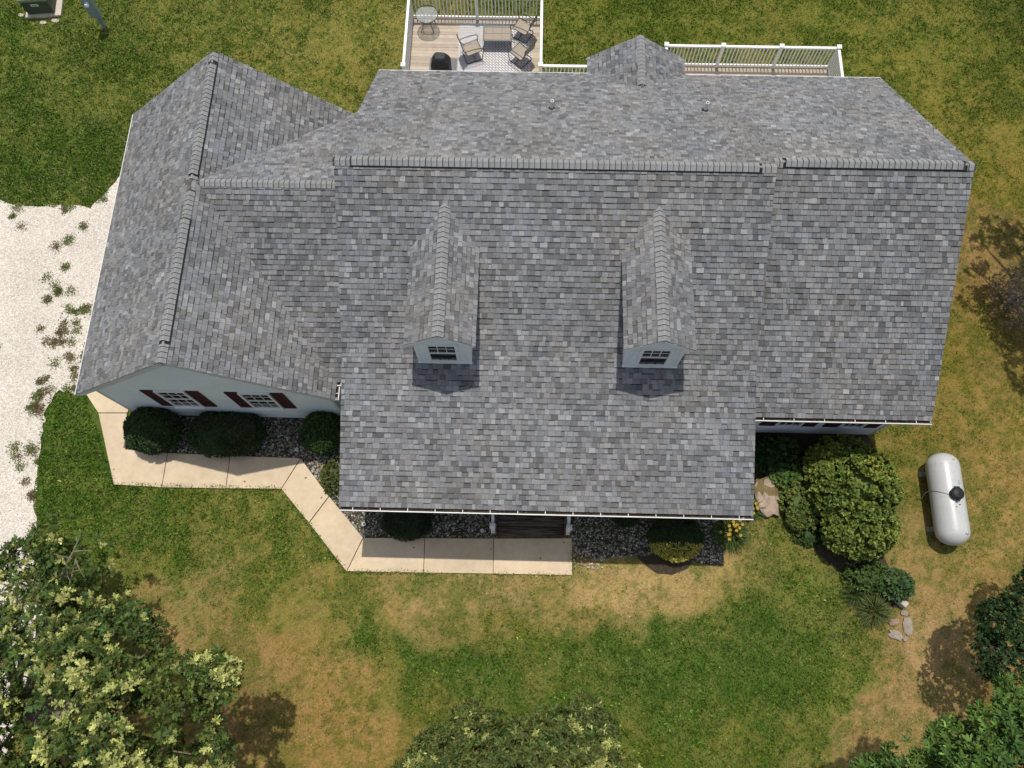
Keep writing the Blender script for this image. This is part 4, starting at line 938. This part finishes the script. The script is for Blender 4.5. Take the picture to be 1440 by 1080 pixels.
# turf blades
def scatter(n,x0,x1,y0,y1):return RNG.uniform(x0,x1,n),RNG.uniform(y0,y1,n)
x,y=scatter(980000,-23,21,-6.5,26)
m_=~(inpoly(x,y,DRIVE)|inpoly(x,y,HOUSEP)|inpoly(x,y,WALKP))
for b in BEDS:m_&=~inpoly(x,y,b)
m_&=(abs(x)<15+ (y+6)*.26)
x=x[m_];y=y[m_];dn=fbm(x,y,.9,13,4);gc_=ground_col(x,y);green=(gc_[:,1]-gc_[:,0])/gc_.sum(1)
keep=RNG.random(len(x))<np.clip(.62+dn*.6+green*2.2,.16,1.);x=x[keep];y=y[keep];gc_=gc_[keep];green=green[keep];n=len(x)
P=np.stack([x,y,np.full(n,-.01)],1);d=RNG.normal(size=(n,3))*np.array([.75,.75,.3])+np.array([0,0,.8]);nn=RNG.normal(size=(n,3))*.6+np.array([0,0,1.])
sz=RNG.uniform(.035,.085,n)*(1+.5*np.clip(green*6,-.4,1))
k=np.exp(RNG.normal(size=n)*.50)[:,None];strw=(RNG.random(n)<.12)[:,None]
cc=gc_*k*1.10;u_=RNG.random(n)[:,None];f_=np.clip((gc_[:,:1]-.045)/.25,0,1)
cc=np.where(u_<.30-.15*f_,cc*np.array([.60,.95,.55]),cc);cc=np.where(u_>.84,cc*np.array([1.16,1.04,.95])+np.array([.02,.008,.002]),cc);cc=np.where((u_>.30)&(u_<.56)&(f_>.2),np.array([.075,.10,.028])*k,cc);cc=np.where(strw&(u_>.5),gc_*np.array([1.7,1.5,1.5]),cc)
G=leaves(P,d,nn,sz,BLADE*np.array([2.2,1,1]))
link('turf',np_mesh('turf',G.reshape(-1,3),3,np.clip(cc,.004,.7),M['grass']),None,'stuff')
ex=[];ey=[]
for i in range(6):
    a=WALKP[i];b=WALKP[(i+1)%len(WALKP)]
    if i==5:break
    ln=math.hypot(b[0]-a[0],b[1]-a[1]);m2=int(ln*260);t_=RNG.random(m2);off=np.abs(RNG.normal(size=m2))*.045;dn2=vnoise(t_*ln*2.1,np.full(m2,i*3.),1.);ok=RNG.random(m2)<np.clip(dn2*1.6-.35,0.05,1)
    nx_,ny_=(b[1]-a[1])/ln,-(b[0]-a[0])/ln;sg=-1
    ex+=list((a[0]+(b[0]-a[0])*t_+nx_*off*sg*0)[ok]+RNG.normal(size=ok.sum())*.03);ey+=list((a[1]+(b[1]-a[1])*t_+ny_*off*sg*0)[ok]+RNG.normal(size=ok.sum())*.03)
ex=np.array(ex);ey=np.array(ey);n2=len(ex);gg=ground_col(ex,ey)*np.array([.8,1.05,.8])*np.exp(RNG.normal(size=(n2,1))*.4)
G=leaves(np.stack([ex,ey,np.full(n2,.03)],1),RNG.normal(size=(n2,3))*np.array([.9,.9,.2])+np.array([0,0,.5]),np.tile([0,0,1.],(n2,1))+RNG.normal(size=(n2,3))*.4,RNG.uniform(.05,.11,n2),BLADE*np.array([2,1,1]))
link('edge_grass',np_mesh('edge_grass',G.reshape(-1,3),3,np.clip(gg,.004,.7),M['grass']),None,'stuff')
print('turf blades',n)
# clover heads and small weeds in the lawn
x,y=scatter(5200,-22,-3,8,25);m_=~(inpoly(x,y,DRIVE)|inpoly(x,y,HOUSEP))&(fbm(x,y,2.,21,3)>-.05);x=x[m_];y=y[m_];n=len(x)
G=leaves(np.stack([x,y,np.full(n,.05)],1),unitv(n)*np.array([1,1,.1]),np.tile([0,0,1.],(n,1))+RNG.normal(size=(n,3))*.2,RNG.uniform(.015,.032,n),LEAFR)
link('clover_flowers',np_mesh('clover_flowers',G.reshape(-1,3),6,np.tile([.42,.42,.36],(n,1)),M['matte_leaf']),None,'stuff')
# weeds growing into the gravel
x,y=[],[]
for px,py,r,n in ((80,415,20,150),(100,440,16,110),(108,462,22,170),(88,490,26,230),(70,420,14,70),(120,440,10,90),(115,500,16,90),(100,522,14,60),(95,330,14,50),(120,320,10,40),(100,380,12,40),(75,350,10,30),(60,540,20,90),(20,560,30,50),(30,620,30,60),(40,680,20,50),(20,420,40,30),(15,330,30,20),(8,500,20,25),(52,575,10,120),(50,640,8,90),(48,700,8,90),(45,745,10,60),(110,545,16,160),(60,560,14,160),(30,500,40,20),(140,275,12,120),(90,292,14,90),(20,290,20,60)):
    q=at(px,py,0);rr=r/44.*1.3;cl_=max(2,n//9)
    cl_=max(1,n//22)
    for c in range(cl_):
        ax,ay=q.x+RNG.normal()*rr*.5,q.y+RNG.normal()*rr*.5
        m2=int(n*9/cl_);sg_=RNG.uniform(.05,.11);x+=list(ax+RNG.normal(size=m2)*sg_);y+=list(ay+RNG.normal(size=m2)*sg_)
x=np.array(x);y=np.array(y);m_=inpoly(x,y,DRIVE);x=x[m_];y=y[m_];n=len(x)
P=np.stack([x,y,np.full(n,.01)],1);G=leaves(P,RNG.normal(size=(n,3))*np.array([1,1,.3])+np.array([0,0,.35]),np.tile([0,0,1.],(n,1))+RNG.normal(size=(n,3))*.4,RNG.uniform(.03,.07,n),LEAF2)
c=tones(n,(.12,.15,.04),.35,.15);brn=(vnoise(x,y,.5,50)+RNG.normal(size=n)*.08>.60)[:,None];c=np.where(brn,np.array([.17,.12,.07])*np.exp(RNG.normal(size=(n,1))*.3),c)
link('gravel_weeds',np_mesh('gravel_weeds',G.reshape(-1,3),4,c,M['matte_leaf']),None,'stuff')
# pebbles
OCT=np.array([[1,0,0],[0,1,0],[-1,0,0],[0,-1,0],[0,0,1]],float);OF=np.array([[0,1,4],[1,2,4],[2,3,4],[3,0,4]])
def pebbles(name,polys,n,size,palette,z,box,excl=()):
    x,y=scatter(n,*box);m_=np.zeros(n,bool)
    for p in polys:m_|=inpoly(x,y,p)
    for p in excl:m_&=~inpoly(x,y,p)
    x=x[m_];y=y[m_];n=len(x);s=RNG.uniform(*size,n);rz=RNG.random(n)*6.28;c,sn=np.cos(rz),np.sin(rz)
    T=OCT[None]*np.stack([s*RNG.uniform(.8,1.4,n),s*RNG.uniform(.6,1,n),s*RNG.uniform(.4,.8,n)],1)[:,None,:];T=T+RNG.normal(size=T.shape)*s[:,None,None]*.12
    R=np.empty_like(T);R[...,0]=T[...,0]*c[:,None]-T[...,1]*sn[:,None];R[...,1]=T[...,0]*sn[:,None]+T[...,1]*c[:,None];R[...,2]=T[...,2]
    R+=np.stack([x,y,np.full(n,z)],1)[:,None,:]
    pal=np.array(palette);cc=pal[RNG.integers(0,len(pal),n)]*np.exp(RNG.normal(size=(n,1))*.2)
    link(name,np_mesh(name,R[:,OF].reshape(-1,3),3,np.repeat(cc,4,0),M['pebble']),None,'stuff')
pebbles('driveway_stones',[DRIVE],90000,(.010,.026),[(.62,.56,.47),(.68,.63,.55),(.50,.43,.34),(.58,.5,.41),(.74,.69,.61)],.010,(-23,-11.5,-2,17))
pebbles('bed_gravel',BEDS[:2],60000,(.018,.045),[(.20,.20,.17),(.32,.32,.28),(.07,.065,.05),(.12,.10,.07),(.28,.25,.19),(.05,.045,.035),(.50,.50,.45),(.16,.15,.12)],.018,(-12.7,6.5,1.5,7.2),[HOUSEP,[A(px,py,0) for px,py in ((893,783),(905,792),(925,806),(945,808),(968,800),(975,787),(950,780),(920,780))]])
# lighter pebbles spilling beside the bent walkway
pebbles('bed_gravel',[[A(px,py,0) for px,py in ((432,645),(470,640),(480,670),(455,690))],[A(px,py,0) for px,py in ((806,770),(850,782),(850,800),(806,800))],[A(px,py,0) for px,py in ((1010,735),(1045,735),(1040,765),(1012,760))]],13000,(.02,.045),[(.38,.30,.22),(.44,.37,.28),(.30,.21,.15),(.48,.43,.36)],.03,(-8,7,1.5,6),[HOUSEP,WALKP])
# fallen leaves on the walk, bits on the roof
for px,py,lab in ((160,660,'small dry leaf alone on the leftmost walkway slab'),(344,677,'small dry leaf at the grass edge of the walkway below the right garage window'),(582,770,'curled brown leaf in the shade right of the dark porch shrub'),(760,785,'lone dry leaf on the sunlit last slab'),(793,763,'dry leaf at the outer corner by the right newel post'),(430,672,'dry leaf on the walkway bend nearest the garage'),(452,700,'dry leaf midway along the slanting walkway'),(690,772,'dry leaf beside the joint below the left newel post')):
    q=at(px,py,.055);mb=MB();mb.col=random.choice(((.11,.07,.04),(.16,.11,.07)));r=random.random()*6
    s=random.uniform(.03,.055);mb.face([(s*math.cos(r+a)*(1 if i%2 else .5),s*math.sin(r+a)*(1 if i%2 else .5),.004+.01*(i%2)) for i,a in enumerate((0,.9,1.8,2.8,3.7,4.5,5.4))])
    o=mb.build('fallen_leaf',M['matte_leaf']);o.location=(q.x,q.y,.052);tag(o,lab,'leaf','dry leaves on the walkway')
# little white drain caps in the beds
for px,py,lab in ((512,737,'white pipe end in the dark gravel beside the walkway bend'),(678,746,'white pipe end in the dark gravel left of the steps'),(417,632,'white pipe end in the gravel between the garage shrubs and porch')):
    q=at(px,py,.08);mb=MB();mb.lathe((0,0,0),[(.055,0),(.055,.10),(.038,.10),(.038,.02)],14);o=mb.build('pipe_end',M['trim']);o.location=(q.x,q.y,.0);tag(o,lab,'pipe end')
# ------------------------------------------------------------------ trees
def limbs(root,base,tips,r0,seed,name='limb',bend=.25):
    rn=random.Random(seed)
    for t in tips:
        b=Vector(base);e=Vector(t);m=(b+e)/2+V(rn.uniform(-bend,bend),rn.uniform(-bend,bend),rn.uniform(0,bend));mb=MB();q=[b,(b*.6+m*.5+e*-.1) if 0 else (b+m)/2+V(rn.uniform(-.08,.08),rn.uniform(-.08,.08),0),m,(m+e)/2+V(rn.uniform(-.1,.1),rn.uniform(-.1,.1),rn.uniform(-.05,.1)),e]
        mb.tube(q,[r0,r0*.75,r0*.5,r0*.3,r0*.14],6)
        for k in range(5):
            s=q[2]+(q[4]-q[2])*rn.uniform(0,1);w=V(rn.uniform(-1,1),rn.uniform(-1,1),rn.uniform(-.1,.6))*rn.uniform(.3,.7);mb.tube([s,s+w*.5+V(0,0,.05),s+w],[r0*.25,r0*.16,r0*.08],5)
        mb.build(name,M['bark'],root)
def tree(name,label,x,y,trunk_h,tr,lobes,n,k,size,tone,tmpl,lobes_only=None,up=.5,inner=.35,var=.3,hue=.15,indiv=0,pale=0,m='leaf',spread=(5,60),zmin=None,cat='tree',sc=1.2,extra=6,gap=-.28):
    root=empty(name,(x,y,0));tag(root,label,cat);lb=rel(lobes,(x,y))
    mb=MB();mb.tube([(0,0,-.2),(.03,.02,trunk_h*.35),(-.04,.03,trunk_h*.7),(.02,0,trunk_h)],[tr*1.3,tr,tr*.85,tr*.6],10);mb.build('trunk',M['bark'],root)
    tips=[(l[0]+RNG.uniform(-.3,.3)*l[3],l[1]+RNG.uniform(-.3,.3)*l[4],l[2]) for l in lb]
    tips+=[(lb[i%len(lb)][0]+RNG.uniform(-.6,.6)*lb[i%len(lb)][3],lb[i%len(lb)][1]+RNG.uniform(-.8,.8)*lb[i%len(lb)][4],lb[i%len(lb)][2]+RNG.uniform(-.4,.4)*lb[i%len(lb)][5]) for i in range(extra)]
    limbs(root,(0,0,trunk_h*.8),tips,tr*.45,int(abs(x*10)))
    P,N=shell(lb,n,inner,zmin=zmin);f=fbm(P[:,0]+P[:,2]*.7,P[:,1]-P[:,2]*.4,.9,31,3);kp=f>gap;P=P[kp];N=N[kp]
    G,C=rosettes(P,N,k,size,tmpl,spread,up);cols=tones(len(G),tone,var,hue,C,sc)
    if pale:
        pf=fbm(P[:,0]+.5*P[:,2],P[:,1],.55,41,3);top=((pf>.42-pale)|(RNG.random(len(P))<pale*.35))&(N[:,2]>.0);tp=np.repeat(top,k);cols[tp]=np.array([.36,.38,.12])*np.exp(RNG.normal(size=(tp.sum(),1))*.28)
    if indiv:
        cen=G.mean(1)+np.array([x,y,0]);a3=G[:,1]-G[:,-1];e1=G[:,len(tmpl)//2]-G[:,0];nn_=np.cross(a3,e1);nn_/=np.linalg.norm(nn_,axis=1)[:,None]+1e-9
        dv_=np.array(CAM_P)-cen;r=np.linalg.norm(dv_,axis=1);sc_=np.linalg.norm(e1,axis=1)**2*np.abs((nn_*dv_).sum(1))/r**3
        # seen from above: prefer leaves in the outer shell
        sc_*=np.where(np.repeat(N[:,2],k)>.2,1,.2)
        pr=np.stack([(cen-np.array(CAM_P))@np.array(v) for v in (CAM_R,CAM_U,CAM_F)],1);vis_=(np.abs(pr[:,0]/pr[:,2])<.66)&(np.abs(pr[:,1]/pr[:,2])<.495)
        idx=np.argsort(-sc_*vis_)[:indiv];mk=np.ones(len(G),bool);mk[idx]=False
        for i in idx:
            o=link('leaf',np_mesh('leaf',G[i],len(tmpl),cols[i:i+1],M[m]),root)
        G=G[mk];cols=cols[mk]
    link('crown',np_mesh('crown',G.reshape(-1,3),len(tmpl),cols,M[m]),root,'stuff')
    return root
OT=(.066,.100,.022)
def lobe(px,py,z,r,rz=None,ry=None):q=at(px,py,z);return (q.x,q.y,z,r,ry or r,rz or r*.6)
tb_=at(60,1000,0)
tree('oak_tree','large oak with pale new leaves filling the lower left corner',tb_.x+.9,tb_.y+.2,3.2,.20,
 [lobe(80,765,2.9,.75),lobe(105,785,3.0,1.0),lobe(25,790,2.9,.6),lobe(130,850,2.9,1.0),lobe(20,830,2.8,.7),lobe(60,900,4.0,1.3),lobe(160,930,4.6,1.35),lobe(60,1000,5.2,1.6),lobe(170,1020,5.4,1.4),lobe(240,970,5.0,1.0),lobe(300,955,4.9,.62,.4),lobe(275,1060,4.6,.85),lobe(-30,960,4.6,1.3),lobe(120,1090,5.6,1.5),lobe(-10,1080,5.4,1.5)],
 8600,7,.165,OT,OAK,inner=.36,indiv=300,pale=.24,var=.40,gap=-.22,extra=7,up=.6,zmin=1.0)
tree('oak_tree','oak whose dense pointed top rises into the picture at the bottom centre',at(720,1150,0).x,at(720,1150,0).y,3.0,.18,
 [lobe(690,1060,3.9,.95),lobe(625,1085,3.7,1.0),lobe(780,1060,4.1,1.05),lobe(830,1040,4.0,.70),lobe(660,1015,4.0,.45,.35),lobe(820,1000,4.2,.40,.3),lobe(740,1120,4.6,1.6),lobe(850,1110,4.0,.9),lobe(600,1130,3.9,1.1)],
 8200,8,.125,(.080,.108,.028),OAK*np.array([.7,1,1]),inner=.34,indiv=250,pale=.14,gap=-.30,extra=6,up=.6,var=.35)
q=at(1425,905,0)
tree('holly_tree','dark glossy small-leaved tree at the right edge below the propane tank',q.x-.9,q.y-.2,2.6,.10,
 [lobe(1418,880,3.0,.75),lobe(1400,925,3.1,.62),lobe(1435,930,3.3,.9),lobe(1450,870,3.2,.9),lobe(1400,870,2.6,.5)],2400,8,.095,(.030,.058,.018),LEAF2,inner=.25,m='leaf',up=.4,var=.4)
tree('young_tree','small sprig of a tree peeking in at the right edge above the dark tree',at(1470,815,0).x-.3,at(1470,815,0).y,2.2,.05,[lobe(1448,818,2.6,.38),lobe(1475,800,2.9,.6)],520,7,.09,(.04,.07,.02),LEAF2,inner=.3)
FE=np.array([[0,0,0],[.16,.25,.02],[.10,.5,.0],[.15,.7,.02],[0,1,-.06],[-.15,.7,.02],[-.10,.5,.0],[-.16,.25,.02]])
q=at(1400,1080,0)
tree('walnut_tree','bright green feathery tree rising close to the camera in the lower right corner',q.x-1.2,q.y,6.0,.20,
 [lobe(1345,1060,7.2,.62),lobe(1400,1015,7.6,.45),lobe(1436,985,7.4,.45),lobe(1440,1075,8.0,.95),lobe(1290,1090,6.8,.62),lobe(1235,1115,6.3,.7),lobe(1390,1115,7.8,1.0),lobe(1270,1068,6.4,.35)],
 3400,9,.15,(.075,.14,.026),FE,inner=.30,m='matte_leaf',up=.55,var=.35,hue=.12,gap=-.16)
# bare brownish shrub and the tree beyond the frame that shades it
q=at(1430,415,.9)
tree('bare_shrub','brownish half-bare shrub at the right edge in tree shade','x' and q.x+.1,q.y,.5,.05,[(q.x+.1,q.y,.8,.95,1.2,.75)],420,5,.075,(.16,.12,.10),LEAF2,inner=.35,m='matte_leaf',cat='shrub',extra=22) if 0 else None
root=tree('bare_shrub','brownish half-bare shrub at the right edge in tree shade',q.x+.15,q.y,.35,.05,[(q.x+.15,q.y,.75,1.0,1.25,.75)],650,5,.07,(.15,.115,.10),LEAF2,inner=.4,m='matte_leaf',cat='shrub',extra=26)
q=at(1420,360,0)
def above(px,py,z,r):          # crown lobe whose shade falls on the given lawn point
    g=at(px,py,0);return (g.x-.012*z,g.y+.273*z,z,r,r,r*.7)
q2=at(1520,470,0)
tree('shade_tree','tall broadleaf tree standing just beyond the right side of the lawn',q2.x,q2.y,4.0,.2,
 [above(1400,320,4.8,.50),above(1377,342,4.6,.30),above(1372,374,4.5,.38),above(1367,420,4.4,.42),above(1415,345,4.9,.42),above(1438,335,5.0,.6),above(1392,418,4.6,.42),above(1396,442,4.7,.42),above(1415,465,4.8,.55),above(1432,492,5.0,.65),above(1440,520,5.0,.62),above(1455,545,5.1,.65),above(1465,400,5.6,1.0),above(1480,480,5.8,1.2),above(1500,340,5.8,1.2),above(1540,420,6.2,1.5)],
 3300,7,.15,OT,OAK,inner=.35,gap=-.35)
# ------------------------------------------------------------------ render defaults
SC.render.engine='CYCLES'
